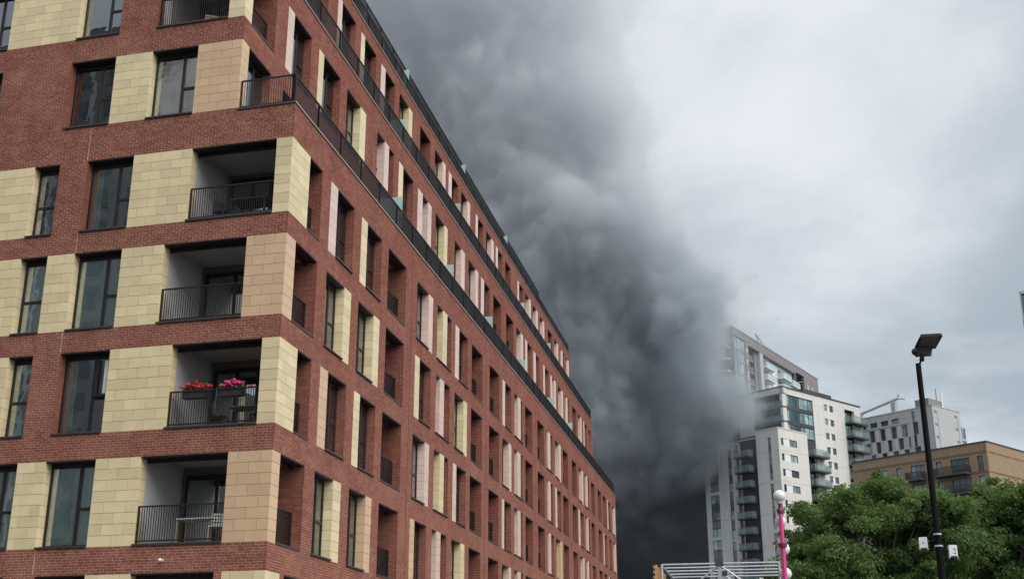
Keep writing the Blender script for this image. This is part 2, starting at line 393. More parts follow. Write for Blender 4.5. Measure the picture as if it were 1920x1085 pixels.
right_rows = {
 'D': [T(0, 1.47, cr_), LG(1.47, 2.55), *Lc(3.33, 4.0, 5.65, pi_), *Lc(6.42, 7.07, 8.7, cr_), LG(9.52, 11.8), *Rc(13.33, 15.04, 15.68, pi_), *Mc(16.38, 17.29, 18.0, 18.68, cr_), *Lc(19.4, 20.1, 21.72, pi_), LG(22.48, 24.67),
       LG(26.2, 28.42), *Lc(29.2, 29.84, 31.35, pi_), *Mc(32.18, 33.17, 33.9, 34.4, pi_), LG(35.15, 37.28), LG(38.85, 41.0), *Mc(41.86, 42.39, 43.15, 43.94, pi_), *Rc(44.8, 46.34, 47.06, pi_), LG(47.8, 49.86),
       LG(51.55, 53.6), *Rc(54.53, 55.89, 56.65, pi_), *Mc(57.37, 58.13, 58.75, 59.5, pi_), LG(60.6, 62.4), LG(64.1, 66.15), O(67.0, 68.9, 6), *Lc(69.6, 70.2, 71.7, pi_), *Rc(72.9, 74.1, 74.8, pi_)],
 'E': [T(0, 0.72, pe_), LG(0.72, 2.5), *Rc(3.33, 5.03, 5.69, cr_), *Rc(6.42, 8.1, 8.76, cr_), LG(9.5, 11.77), *Lc(13.27, 13.93, 15.56, cr_), *Mc(16.38, 17.0, 17.68, 18.6, pi_), *Rc(19.4, 21.05, 21.7, cr_), LG(22.45, 24.68),
       LG(26.17, 28.4), *Rc(29.2, 30.75, 31.43, pi_), *Mc(32.15, 32.98, 33.84, 34.43, pi_), LG(35.13, 37.3), LG(38.85, 41.02), *Mc(41.88, 42.38, 43.11, 43.9, pi_), *Lc(44.74, 45.43, 46.97, pi_), LG(47.75, 49.88),
       LG(51.57, 53.6), *Lc(54.1, 54.9, 56.65, pi_), *Mc(57.4, 58.3, 58.85, 59.66, pi_), LG(60.4, 62.3), LG(64.2, 66.2), *Lc(66.9, 67.5, 69.02, pi_), O(70.49, 72.01, 6), *Rc(72.94, 74.1, 74.7, pi_)],
 'F': [T(0, 1.35, cr_), LG(1.35, 2.48), *Lc(3.22, 3.91, 5.61, pe_), *Lc(6.37, 6.99, 8.65, cr_), LG(9.42, 11.73), *Rc(13.21, 14.94, 15.55, pi_), *Mc(16.29, 17.2, 17.87, 18.55, cr_), *Lc(19.3, 19.94, 21.61, pi_), LG(22.36, 24.61),
       LG(26.1, 28.35), *Lc(29.1, 29.68, 31.35, pi_), *Mc(32.15, 33.08, 33.83, 34.4, pi_), LG(35.15, 37.35), LG(38.87, 41.02), *Mc(41.87, 42.4, 43.1, 44.08, pi_), *Rc(44.9, 46.49, 47.17, pe_), LG(47.85, 49.9),
       LG(51.57, 53.55), *Rc(54.55, 55.98, 56.6, pi_), *Mc(57.49, 58.09, 58.74, 59.53, pi_), LG(60.6, 62.4), LG(64.2, 66.1), O(67.0, 68.68, 6), *Lc(69.6, 70.2, 71.7, pi_), O(72.9, 74.1, 6)],
 'G': [T(0, 0.56, pe_), LG(0.56, 2.38), *Rc(3.2, 4.85, 5.54, cr_), *Rc(6.3, 7.98, 8.59, pe_), LG(9.38, 11.63), *Lc(13.14, 13.76, 15.4, pe_), *Mc(16.2, 16.9, 17.54, 18.47, pi_), *Rc(19.28, 20.87, 21.53, cr_), LG(22.31, 24.55),
       LG(26.1, 28.35), *Rc(29.16, 30.78, 31.35, pi_), *Mc(32.13, 33.05, 33.85, 34.44, pi_), LG(35.12, 37.32), LG(38.87, 41.0), O(41.9, 44, 6), O(44.9, 47, 6), LG(47.8, 49.9), LG(51.5, 53.5), O(54.5, 56.6, 6), O(57.5, 59.5, 6), LG(60.6, 62.4), LG(64.2, 66.1), O(67, 69, 6), O(70, 72, 6)],
 'H': [T(0, 1.0, cr_), O(1.3, 2.5, 2), *Lc(3.2, 3.9, 5.5, cr_), *Lc(6.3, 7, 8.6, pe_), LG(9.4, 11.6), *Rc(13.2, 14.8, 15.5, pi_), O(16.2, 18.5, 6), *Lc(19.3, 20, 21.6, cr_), LG(22.3, 24.5), LG(26.1, 28.3), O(29.2, 31.4, 6), O(32.1, 34.4, 6), LG(35.1, 37.3),
       LG(38.9, 41.0), O(41.9, 44, 6), O(44.9, 47, 6), LG(47.8, 49.9), O(51.5, 53.5, 6), O(54.5, 56.6, 6), O(60.6, 62.4, 6), O(67, 69, 6)],
 'C': [T(0.09, 0.62, pe_), O(0.62, 2.35, 8), *Rc(3.4, 5.0, 5.6, pi_), *Lc(6.4, 7.0, 8.7, cr_), *Lc(9.5, 10.1, 11.8, pi_), *Lc(13.3, 13.9, 15.6, pi_), *Rc(16.4, 18, 18.7, cr_), *Lc(19.4, 20, 21.7, pi_), LG(22.5, 24.7),
       *Rc(26.2, 27.7, 28.5, pi_), *Lc(29.2, 29.9, 31.4, pi_), *Rc(32.1, 33.7, 34.4, pi_), LG(35.2, 37.4), LG(38.9, 41.1), *Lc(41.9, 42.5, 44.1, pi_), *Rc(44.8, 46.4, 47, pi_), *Lc(47.7, 48.4, 49.8, pi_), *Lc(51.4, 52, 53.5, pi_), *Rc(54.3, 56, 56.7, pi_), *Lc(57.4, 58, 59.8, pi_), LG(60.5, 62.4), LG(64.2, 66.1), O(67, 69, 6), O(70, 72, 6)],
 'B': [T(0.09, 0.62, cr_), LG(0.62, 2.45), *Lc(3.42, 3.98, 5.61, pi_), *Lc(6.38, 6.9, 8.7, cr_), *Rc(9.48, 11.1, 11.8, cr_), *Mc(13.29, 14.33, 14.93, 15.63, pi_), *Lc(16.38, 17.05, 18.67, cr_), T(19.41, 20.23, pi_), O(20.23, 21.16, 6), T(21.16, 21.79, pi_), *Rc(22.52, 24.19, 24.82, cr_),
       *Rc(26.28, 27.65, 28.45, pi_), *Rc(29.25, 30.89, 31.53, pi_), *Lc(32.18, 32.95, 34.4, pi_), LG(35.31, 37.5), LG(38.88, 41.1), *Rc(41.94, 43.4, 44.17, pi_), *Lc(44.8, 45.55, 47.0, pi_), *Lc(47.7, 48.55, 49.75, pi_),
       *Lc(51.34, 51.97, 53.46, pi_), T(54.22, 54.89, pi_), O(54.89, 55.79, 6), T(55.79, 56.5, pi_), *Rc(57.41, 58.96, 59.7, pi_), *Mc(60.5, 61.2, 61.8, 62.5, pi_), LG(64.2, 66.1), *Rc(67, 68.4, 69, pi_), *Lc(70, 70.6, 72.2, pi_), O(73, 74.2, 6)],
 'S': [T(0.2, 0.8, cr_), O(0.8, 2.4, 6), *Lc(3.4, 4, 5.6, cr_), *Lc(6.4, 7, 8.7, cr_), LG(9.5, 11.8), *Lc(13, 13.6, 15.3, cr_), *Lc(16, 16.6, 18.3, cr_), *Rc(19.4, 21, 21.6, cr_), LG(22.4, 24.5), LG(25.9, 27.9), *Rc(28.9, 30.5, 31.2, pi_), *Lc(31.9, 32.6, 34.1, pi_), *Rc(34.9, 36.4, 37.1, pi_), *Lc(38.6, 39.2, 40.7, pi_), *Rc(41.5, 43, 43.8, pi_), *Lc(44.4, 45, 46.4, pi_), LG(47.4, 49.2), O(51.5, 53.5, 6), O(54.5, 56.6, 6), O(57.5, 59.5, 6), O(64, 66, 6), O(67, 69, 6), O(71, 73, 6)],
 'T': [T(0.2, 0.8, pe_), O(0.8, 2.4, 6), *Rc(3.4, 5, 5.6, cr_), *Lc(6.4, 7, 8.7, cr_), LG(9.5, 11.8), *Lc(12.95, 13.5, 15.3, pi_), *Lc(16.05, 16.6, 18.3, cr_), *Lc(19.05, 19.75, 21.3, pi_), *Rc(22.1, 23.75, 24.4, cr_), LG(25.9, 27.9), *Rc(28.85, 30.55, 31.2, pi_), *Lc(31.87, 32.6, 34.1, pi_), *Rc(34.85, 36.4, 37.1, pi_),
       *Lc(38.56, 39.2, 40.7, pi_), *Rc(41.5, 43.05, 43.75, pi_), *Lc(44.4, 45.05, 46.4, pi_), LG(47.4, 49.2), *Lc(51.6, 52.2, 53.7, pi_), *Rc(54.5, 56, 56.7, pi_), *Rc(57.4, 58.9, 59.6, pi_), *Rc(60.4, 61.8, 62.4, pi_), LG(64, 66), *Rc(67, 68.4, 69, pi_), *Mc(70, 70.6, 71.3, 72, pi_), *Rc(73, 73.9, 74.6, pi_)],
}
YE = 75.2; UE = 20.0
def build_face(face, rows, bounds, u0f, joints=()):
    for ri, (rk, (zb, zt)) in enumerate(bounds):
        z0, z1 = zb
        r0, r1 = ROW[rk]; items = []
        for it in rows[rk]:
            k = it[0]
            if k in 'tw': items.append((k, it[1], it[2], r0, r1, it[3]))
            elif k == 'l': items.append((k, it[1], it[2], r0, r1))
            elif k == 'm': tile_block(face, it[1], it[2], r0, r1, it[3])
        js = [('o', y-0.05, y+0.05, z0, zt) for y in joints]
        wall(face, u0f, YE if face is not FL else UE, z0, zt, items + js)
        for i, it in enumerate(items):
            a, b = it[1], it[2]
            if it[0] == 't': tile_block(face, a, b, r0, r1, it[5], full=False)
            else:
                nb = next((t for t in items if t[0] == 't' and abs(t[1]-b) < 1e-3), None)
                dep = 0.36 if it[0] == 'w' else 2.2
                if it[0] == 'l' and b < 3.0 and face is not FL and face is not F2f: dep = 1.6
                if it[0] == 'l' and face is FL: dep = 0.36
                P = face.pt(b, 0, 0)
                if nb is not None:
                    tile_patch(P, -face.N, -face.U, 0.0, 0.36, r0, r1, nb[5], first=(face is FL))
                else:
                    BR.append((P, -face.N, -face.U, 0.012, dep, r0, r1, None))
                if it[0] == 'w': WIN.append((face, a, b, r0, r1, it[5], rk))
                else: LOG.append((face, a, b, r0, r1, rk, dep))
def tile_block(face, a, b, r0, r1, col, full=True):
    m = MB(); face.box(m, a+(0.05 if full or a < 4.3 else 0.006), b-0.006, -0.34, -0.03, r0+0.004, r1-0.004); ob('pier_core', m, M['joint'], A)
    tile_patch(face.pt(0, 0, 0), face.U, face.N, a, b, r0, r1, col, first=(face is FL))
    if full:      # free standing pier in the middle of an opening: its near cheek is tiled too
        tile_patch(face.pt(a, 0, 0), -face.N, -face.U, 0.0, 0.34, r0, r1, col)
JT = [12.62, 25.4, 38.1, 50.75, 63.2]
zl = [('H', ((0.0, 0), 5.325)), ('G', ((5.325, 0), 8.55)), ('F', ((8.55, 0), 11.775)), ('E', ((11.775, 0), 14.925)), ('D', ((14.925, 0), 18.75))]
def bnd(keys, z0, tops): 
    r = []; z = z0
    for k, t in zip(keys, tops): r.append((k, ((z, t), t))); z = t
    return r
build_face(FL, left_rows, bnd('HGFED', 0.0, (5.325, 8.55, 11.775, 14.925, 18.75)), 0.0)
build_face(FL, left_rows, bnd('CB', 18.75, (21.675, 25.425)), 1.92)
build_face(FL, left_rows, bnd('ST', 25.425, (28.275, 31.725)), 3.84)
build_face(F0, right_rows, bnd('HGFED', 0.0, (5.325, 8.55, 11.775, 14.925, 18.75)), 0.0, JT)
build_face(F1f, right_rows, bnd('CB', 18.75, (21.675, 25.425)), 0.09, JT)
build_face(F2f, right_rows, bnd('ST', 25.425, (28.275, 31.725)), 0.18, JT)
# mortar corner posts where the two facades meet
ob('mortar_bed', mort, M['mortar'], A)

# bricks -------------------------------------------------------------
bv = []; bt = []; nb_ = 0; singles = []
def brick_mesh(L):
    m = MB(); m.box(0, L, 0.0, 0.012, 0.001, 0.064)
    return m.mesh('brick', M['brick'])
bcache = {}
cand = []
rs = np.random.RandomState(3)
boxes = []
for (P0, Ax, Nn, a0, a1, z0, z1, face) in BR:
    k0 = int(round(z0/CZ)); k1 = int(round(z1/CZ))
    P0 = np.array(P0); rev = face is None
    for k in range(k0, k1):
        off = (0.1125 if k % 2 else 0.0) + rs.uniform(-0.012, 0.012)
        if rs.rand() < 0.12: off += 0.056
        base = 0.0
        n0 = math.floor((a0-base-off)/0.225); n1 = math.ceil((a1-base-off)/0.225)
        x = base+off+0.225*np.arange(n0, n1+1)
        lo = np.clip(x, a0, a1); hi = np.clip(x+0.212, a0, a1)
        ok = hi-lo > 0.035
        lo = lo[ok]; hi = hi[ok]
        if len(lo):
            if lo[0] - a0 < 0.06: lo[0] = a0
            if a1 - hi[-1] < 0.06: hi[-1] = a1
        for p, q in zip(lo, hi): boxes.append((P0, Ax, Nn, p, q, k*CZ, face))
# the largest in the picture become bricks of their own
def single_key(b):
    P0, Ax, Nn, p, q, z, face = b
    return face is FL and q - p > 0.2 and p < 7.3 and 8.1 < z < 9.0
sing = [b for b in boxes if single_key(b)]
sing.sort(key=lambda b: (b[3]))
sing = sing[:300]; ids = {id(b) for b in sing}
me_b = None
for b in sing:
    P0, Ax, Nn, p, q, z, face = b
    L = round(q-p, 3)
    if L not in bcache: bcache[L] = brick_mesh(L)
    pp, rz = FL.place(p, q, z+0.005, 0.0)
    link('brick', bcache[L], A, pp, rz)
rest = [b for b in boxes if id(b) not in ids]
n = len(rest)
P = np.array([b[0] for b in rest]); AX = np.array([b[1] for b in rest]); NN = np.array([b[2] for b in rest])
p = np.array([b[3] for b in rest])[:, None]; q = np.array([b[4] for b in rest])[:, None]; z = np.array([b[5] for b in rest])
jit = rs.uniform(-0.0025, 0.002, (n, 1))
Z0 = np.zeros((n, 3)); Z0[:, 2] = z+0.006; Z1 = np.zeros((n, 3)); Z1[:, 2] = z+0.069
c = [P+AX*p-NN*0.012+Z0, P+AX*q-NN*0.012+Z0, P+AX*q-NN*0.012+Z1, P+AX*p-NN*0.012+Z1]
f4 = [x+NN*(0.012+jit) for x in c]
V = np.stack(c+f4, 1).reshape(-1, 3)
flipsign = np.sign(np.cross(AX, np.array([0, 0, 1.0]))[:, :2]*NN[:, :2]).sum(1) < 0
base = np.array([[4,5,6,7],[0,1,5,4],[1,2,6,5],[2,3,7,6],[3,0,4,7]])
Fc = np.tile(base, (n, 1, 1)); Fc[flipsign] = Fc[flipsign][:, :, ::-1]
Fc = (Fc + (np.arange(n)*8)[:, None, None]).reshape(-1, 4)
me = bpy.data.meshes.new('brickwork')
me.vertices.add(len(V)); me.vertices.foreach_set('co', V.ravel().astype(np.float32))
me.loops.add(Fc.size); me.loops.foreach_set('vertex_index', Fc.ravel().astype(np.int32))
me.polygons.add(len(Fc)); me.polygons.foreach_set('loop_start', (np.arange(len(Fc))*4).astype(np.int32))
me.polygons.foreach_set('loop_total', np.full(len(Fc), 4, np.int32))
at = me.attributes.new('tone', 'FLOAT', 'FACE'); at.data.foreach_set('value', np.repeat(rs.rand(n).astype(np.float32), 5))
me.polygons.foreach_set('use_smooth', np.zeros(len(Fc), bool)); me.update(); me.materials.append(M['brick'])
link('brickwork', me, A, kind='stuff')
print('bricks', n)

# tiles --------------------------------------------------------------
mbt = {'cream': MB(), 'peach': MB(), 'pink': MB()}
tc_ = {}; cnt = 0; G_ = 0.005
TL = [t for t in TILES if t[8] and t[4]-t[3] > 0.3 and t[3] < 9.5 and abs(t[1][0]-dL[0]) < 1e-6]
TL.sort(key=lambda t: -(t[4]-t[3])); keep = {id(t) for t in TL[:300]}
for t in TILES:
    P0, Ax, Nn, a0, a1, z0, z1, col, first = t
    if id(t) in keep:
        w = round(a1-a0-2*G_, 3); h = round(z1-z0-2*G_, 3)
        if (w, h, col) not in tc_:
            m = MB(); m.box(0, w, 0.0, 0.03, 0, h); tc_[(w, h, col)] = m.mesh('tile', M[col])
        pp, rz = FL.place(a0+G_, a1-G_, z0+G_, rs.uniform(-0.001, 0.0015))
        link('tile', tc_[(w, h, col)], A, pp, rz)
    else:
        P0 = np.array(P0); Ax = np.array(Ax); Nn = np.array(Nn)
        c = []
        d1 = rs.uniform(-0.001, 0.0015)
        for zz in (z0+G_, z1-G_):
            for (aa, dd) in ((a0+G_, -0.028), (a1-G_, -0.028), (a1-G_, d1), (a0+G_, d1)):
                c.append(P0+Ax*aa+Nn*dd+np.array([0, 0, zz]))
        mbt[col].hexa(c, rs.rand()*0.999+0.001)
for k, m in mbt.items(): ob('stone_tiles', m, M[k], A, kind='stuff')

# windows --------------------------------------------------------------
wcache = {}
def pane_mesh(x0, x1, z0, z1):
    m = MB(); m.box(x0, x1, 0.0, 0.012, z0, z1); return m.mesh('pane', M['glass'])
def win_meshes(w, h, style):
    key = (round(w, 2), round(h, 2), style)
    if key in wcache: return wcache[key]
    fr = MB(); panes = []
    fw, y0, y1 = 0.06, 0.0, 0.07
    def bar(x0, x1, z0, z1): fr.box(x0, x1, y0, y1, z0, z1)
    bar(0, fw, 0, h); bar(w-fw, w, 0, h); bar(fw, w-fw, 0, 0.07); bar(fw, w-fw, h-0.17, h)
    zt = h*0.44
    def pn(x0, x1, z0, z1): panes.append(pane_mesh(x0, x1, z0, z1))
    if style in (3,) or w < 1.2:
        bar(fw, w-fw, zt-0.04, zt+0.04); pn(fw, w-fw, 0.07, zt-0.04); pn(fw, w-fw, zt+0.04, h-0.17)
    elif style == 7:
        xm = w*0.34
        bar(xm-0.04, xm+0.04, 0.07, h-0.17); bar(xm+0.04, w-fw, zt-0.04, zt+0.04)
        pn(fw, xm-0.04, 0.07, h-0.17); pn(xm+0.04, w-fw, 0.07, zt-0.04); pn(xm+0.04, w-fw, zt+0.04, h-0.17)
    else:
        xm = w*0.62
        bar(xm-0.045, xm+0.045, 0.07, h-0.17); bar(xm+0.045, w-fw, zt-0.04, zt+0.04)
        pn(fw, xm-0.045, 0.07, h-0.17); pn(xm+0.045, w-fw, 0.07, zt-0.04); pn(xm+0.045, w-fw, zt+0.04, h-0.17)
    fr.box(0, w, -0.285, 0.0, h-0.04, h-0.003)
    wcache[key] = (fr.mesh('window', M['bronze']), panes); return wcache[key]
def curtain_mesh(w, h, kind):
    m = MB()
    if kind == 'folds':
        n = max(8, int(w/0.045)); vs = []
        for i in range(n+1):
            x = w*i/n; y = 0.035*math.sin(i*1.9)+0.015*math.sin(i*0.7); vs += [(x, y, 0), (x, y, h)]
        m.add(vs, [[2*i, 2*i+2, 2*i+3, 2*i+1] for i in range(n)])
    elif kind == 'slats':
        n = int(w/0.1)
        for i in range(n):
            x = i*0.1; m.add([(x, 0, 0), (x+0.085, 0.03, 0), (x+0.085, 0.03, h), (x, 0, h)], [[0, 1, 2, 3]])
    else: m.box(0, w, 0, 0.004, 0, h)
    return m.mesh('curtain', M['blind' if kind != 'folds' else 'curtain'])
ccache = {}
def add_curtain(win, x, w, z, h, kind, y=0.16):
    k = (round(w, 1), round(h, 1), kind)
    if k not in ccache: ccache[k] = curtain_mesh(w, h, kind)
    o = link('curtain', ccache[k], win, (x, y, z)); return o
sillc = {}
wr = random.Random(5)
for (face, a, b, r0, r1, st, rk) in WIN:
    w, h = b-a, r1-r0-0.05
    fm_, ps = win_meshes(w, h, st)
    dep = 0.30
    loc, rz = face.place(a, b, r0+0.05, -dep)
    if st == 8: fm_, ps = win_meshes(w, h, 6)
    wo = link('window', fm_, A, loc, rz)
    for pm in ps: link('pane', pm, wo, (0, 0.03, 0))
    key = (round(w, 2), face is FL)
    if key not in sillc:
        m = MB(); m.box(0.0, w, -dep-0.055, 0.10, -0.046, 0.0); sillc[key] = m.mesh('sill', M['darkcop'])
    link('sill', sillc[key], wo, (0, 0, 0))
    # what hangs behind the glass
    near = face is FL and a < 9
    if st == 1: add_curtain(wo, 0.0, w, 0.02, h, 'folds' if a < 7 else 'sheet', 0.085)
    elif st == 4: add_curtain(wo, 0.0, w, 0.0, h, 'slats', 0.085)
    elif st == 2 and near:
        add_curtain(wo, 0.0, 0.3, 0.0, h, 'folds', 0.2)
        if rk == 'F':
            m = MB(); m.box(1.36, 1.46, -0.05, -0.02, h*0.49, h*0.90); ob('curtain', m, M['whiteplastic'], wo)  # no curtain: pale strip of the open sash, set in front of the pane
            m = MB(); m.box(1.10, 1.15, -0.10, -0.002, h*0.45, h*0.92); m.box(1.15, 1.56, -0.10, -0.002, h*0.45, h*0.475); ob('open_sash', m, M['bronze'], wo)
    elif st == 3 and rk == 'E': add_curtain(wo, 0, w, 0, h, 'sheet', 0.085)
    else:
        r = wr.random()
        if r < 0.28: add_curtain(wo, 0, w*0.4, 0, h, 'folds', 0.2)
        elif r < 0.45: add_curtain(wo, 0, w, h*0.45, h*0.55, 'sheet', 0.18)
        elif r < 0.62: add_curtain(wo, 0, w, 0, h, 'folds', 0.22)

# balconies in the facade ------------------------------------------------
railc = {}
def rail_meshes(w, h=1.05, step=0.076):
    k = (round(w, 2), h)
    if k in railc: return railc[k]
    fr = MB(); fr.box(0, w, 0, 0.045, h-0.04, h); fr.box(0, w, 0.005, 0.04, 0.06, 0.10)
    fr.box(0, 0.05, 0.0, 0.045, 0, h-0.04); fr.box(w-0.05, w, 0.0, 0.045, 0, h-0.04)
    ba = MB(); n = int((w-0.1)/step)
    for i in range(1, n+1):
        x = 0.05+(w-0.1)*i/(n+1); ba.box(x-0.008, x+0.008, 0.014, 0.03, 0.10, h-0.04)
    railc[k] = (fr.mesh('railing', M['bronze']), ba.mesh('baluster', M['bronze'])); return railc[k]
def add_rail(face, a, b, z, d):
    loc, rz = face.place(a, b, z, d); fr, ba = rail_meshes(b-a)
    r = link('railing', fr, A, loc, rz); link('baluster', ba, r, kind='stuff')
    return r
def pc(name, face, mat, *dims):
    m = MB(); face.box(m, *dims); return ob(name, m, M[mat], A)
doorc = {}
def door(face, a, b, z, h, d):
    w = round(b-a, 2)
    if (w, h) not in doorc:
        m = MB(); f = 0.09
        m.box(0, f, 0, 0.08, 0, h); m.box(w-f, w, 0, 0.08, 0, h); m.box(f, w-f, 0, 0.08, h-0.14, h); m.box(f, w-f, 0, 0.08, 0, 0.1)
        m.box(w*0.48, w*0.48+0.1, 0, 0.08, 0.1, h-0.14)
        p1 = MB(); p1.box(f, w*0.48, 0.03, 0.045, 0.1, h-0.14); p2 = MB(); p2.box(w*0.48+0.1, w-f, 0.03, 0.045, 0.1, h-0.14)
        doorc[(w, h)] = (m.mesh('balcony_door', M['bronze']), p1.mesh('pane', M['glass']), p2.mesh('pane', M['glass']))
    loc, rz = face.place(a, b, z, d); fr, p1, p2 = doorc[(w, h)]
    o = link('balcony_door', fr, A, loc, rz); link('pane', p1, o); link('pane', p2, o)
for (face, a, b, r0, r1, rk, dep) in LOG:
    onleft = face is FL
    add_rail(face, a+0.01, b-0.01, r0+0.055, -0.10 if onleft else -0.30)
    pc('balcony_sill', face, 'darkcop', a, b, -0.36, 0.055 if onleft else 0.02, r0, r0+0.05)
    pc('lintel_soffit', face, 'bronze', a, b, -0.358, -0.02, r1-0.035, r1-0.002)
    pc('head_beam', face, 'bronze', a, b, -0.42, -0.361, r1-0.13, r1+0.09)
    corner = (not onleft) and b < 3.0 and face is not F2f
    if onleft:
        isc = a < 3.0; D = 2.42 if isc else 2.2
        pc('side_wall', face, 'render', b, b+0.12, -D, -0.362, r0, r1+0.1)
        if a > 5: pc('side_wall', face, 'render', a-0.12, a, -D, -0.362, r0, r1+0.1)
        u0_ = (1.64 + (1.92 if rk in 'CB' else 0)) if isc else a-0.12
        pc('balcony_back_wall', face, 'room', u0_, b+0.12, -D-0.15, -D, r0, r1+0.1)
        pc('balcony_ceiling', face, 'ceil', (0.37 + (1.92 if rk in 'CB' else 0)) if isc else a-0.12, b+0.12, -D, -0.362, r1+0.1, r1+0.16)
        door(face, max(a+0.5, u0_+0.1), b-0.15, r0+0.02, 2.3, -D+0.085)
    elif not corner:
        D = 2.2
        pc('side_wall', face, 'mortar', b+0.013, b+0.13, -D, -0.362, r0, r1+0.1)
        pc('side_wall', face, 'render', a-0.12, a, -D, -0.362, r0, r1+0.1)
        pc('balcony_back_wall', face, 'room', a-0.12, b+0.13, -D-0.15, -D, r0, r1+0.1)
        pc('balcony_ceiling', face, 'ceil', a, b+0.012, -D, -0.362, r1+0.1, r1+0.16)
        door(face, a+0.1, b-0.15, r0+0.02, 2.3, -D+0.085)
    else:
        pc('side_wall', face, 'mortar', b+0.013, b+0.13, -1.62, -0.362, r0, r1+0.1)
# floor slabs and interior behind the windows
lev = [('H', 0.0), ('G', 0.0), ('F', 0.0), ('E', 0.0), ('D', 0.0), ('C', 1.92), ('B', 1.92), ('S', 3.84), ('T', 3.84)]
keys = 'HGFEDCBST'; slab = MB()
for i, k in enumerate(keys):
    s = 0.0 if i < 5 else (1.92 if i < 7 else 3.84)
    zt = ROW[k][1]; zn = ROW[keys[i+1]][0] if i < 8 else 31.7
    y0 = (s)*math.sin(DA)+0.37
    slab.box(-6.5, -s-0.37, y0+0.35, YE-0.3, zt+0.165, zn-0.01)
    slab.box(-UE+0.3, -6.5, y0+1.2, 7.0, zt+0.165, zn-0.01)
    slab.box(-6.5, -s-0.37, y0, y0+0.35, zt+0.165, zn-0.01)
    slab.box(-UE+0.3, -6.5, y0+0.4, y0+1.2, zt+0.165, zn-0.01)
slab.box(-6.5, -0.02, 0.3, YE-0.3, 18.6, 18.74); slab.box(-6.5, -1.94, 0.3, YE-0.3, 25.3, 25.42); slab.box(-19.6, -3.9, 0.9, YE-0.3, 31.6, 31.72)
ob('floor_slab', slab, M['slab'], A)
core = MB(); core.box(-6.7, -6.5, 6.5, YE-0.3, 0.05, 31.5); core.box(-UE+0.2, -6.5, 5.5, 5.7, 0.05, 31.5)
core.box(-UE, -UE+0.15, 1.0, YE, 0.02, 31.6); core.box(-UE+0.2, -0.1, YE-0.15, YE, 0.02, 18.7); core.box(-UE+0.2, -2.1, YE-0.15, YE, 18.8, 25.3); core.box(-UE+0.2, -4, YE-0.15, YE, 25.5, 31.6)
for yy in JT + [6.0, 9.1, 16.0, 19.1, 22.2, 28.8, 31.7, 34.8, 41.5, 44.5, 47.4, 54, 57, 60.1, 66.6, 69.6, 72.5]:
    core.box(-6.45, -0.45 - 0.0, yy, yy+0.1, 0.1, 18.5); core.box(-6.45, -2.35, yy, yy+0.1, 18.8, 25.2); core.box(-6.45, -4.25, yy, yy+0.1, 25.5, 31.5)
for uu in (4.9, 7.5, 10.2, 13.0):
    core.box(-uu, -uu+0.1, 0.95, 5.4, 0.1, 31.5)
ob('interior_wall', core, M['room'], A)
# downpipes in the joints, copings
for y in JT:
    for s, z0, z1 in ((0, 0.1, 18.7), (1.92, 18.8, 25.4), (3.84, 25.5, 31.7)):
        m = MB(); m.tube((-s-0.03, y, z0), (-s-0.03, y, z1), 0.036, n=8, cap=False); m.box(-s-0.30, -s-0.08, y-0.05, y+0.05, z0, z1)
        ob('downpipe', m, M['pipe'], A)
cp = MB(); cp.box(-0.30, 0.035, -0.02, YE+0.03, 18.752, 18.80); ob('coping', cp, M['coping'], A)
cp = MB(); cp.box(-2.2, -1.885, 0.05, YE+0.03, 25.427, 25.475); ob('coping', cp, M['coping'], A)
cp = MB(); cp.box(-4.3, -3.805, 0.1, YE+0.03, 31.727, 31.775); ob('coping', cp, M['coping'], A)
cp = MB(); FL.box(cp, -0.02, 1.9, -0.3, 0.035, 18.745, 18.806); ob('coping', cp, M['darkcop'], A)
for (u_, z0_, z1_) in ((6.93, 17.64, 18.74), (6.95, 14.57, 15.2), (7.05, 11.42, 12.06), (7.05, 5.0, 5.68)):
    m = MB(); FL.box(m, u_, u_+0.014, -0.005, 0.0025, z0_, z1_); ob('movement_joint', m, M['mortar'], A)
# long terrace railings: posts and handrail, bars between
def terrace_rail(s, z, y0, y1, h, inset, step=0.062):
    fr = MB(); x = -s-inset
    fr.box(x-0.025, x+0.025, y0, y1, z+h-0.045, z+h); fr.box(x-0.015, x+0.015, y0, y1, z+0.07, z+0.10)
    r = ob('railing', fr, M['bronze'], A)
    ps = MB(); k = 0; y = y0
    while y <= y1 + 0.01:
        ps.box(x-0.03, x+0.03, y-0.018, y+0.018, z, z+h-0.045); y += 2.115
    ob('post', ps, M['black'], r, kind='stuff')
    ba = MB(); y = y0+step
    while y < y1:
        ba.box(x-0.007, x+0.007, y-0.007, y+0.007, z+0.10, z+h-0.045); y += step
    ob('baluster', ba, M['bronze'], r, kind='stuff')
    return r
terrace_rail(0.0, 18.80, 0.03, 74.9, 1.0, 0.10)
terrace_rail(1.92, 25.475, 0.1, 75.0, 1.0, 0.06)
terrace_rail(3.84, 31.775, 0.2, 75.0, 0.85, 0.06)
terrace_rail(4.25, 32.5, 3.2, 62.5, 1.25, 0.06)
up = MB(); up.box(-4.4, -4.26, 3.0, 62.6, 31.775, 32.5); ob('roof_upstand', up, M['bronze'], A)
loc, rz = FL.place(0.06, 1.9, 18.81, -0.1); fr, ba = rail_meshes(1.84, 0.99)
r = link('railing', fr, A, loc, rz); link('baluster', ba, r, kind='stuff')
for s, z, ys in ((0, 18.81, (11.6, 19.6, 27.6, 36.2, 45.5, 53.2)), (1.92, 25.48, (17.8, 28.0, 45.6, 55.5)), (3.84, 31.78, (24.2, 36.5, 49.0))):
    for y in ys:
        m = MB(); m.box(-s-1.86, -s-0.2, y, y+0.03, z+0.02, z+1.75); ob('glass_divider', m, M['frost'], A)
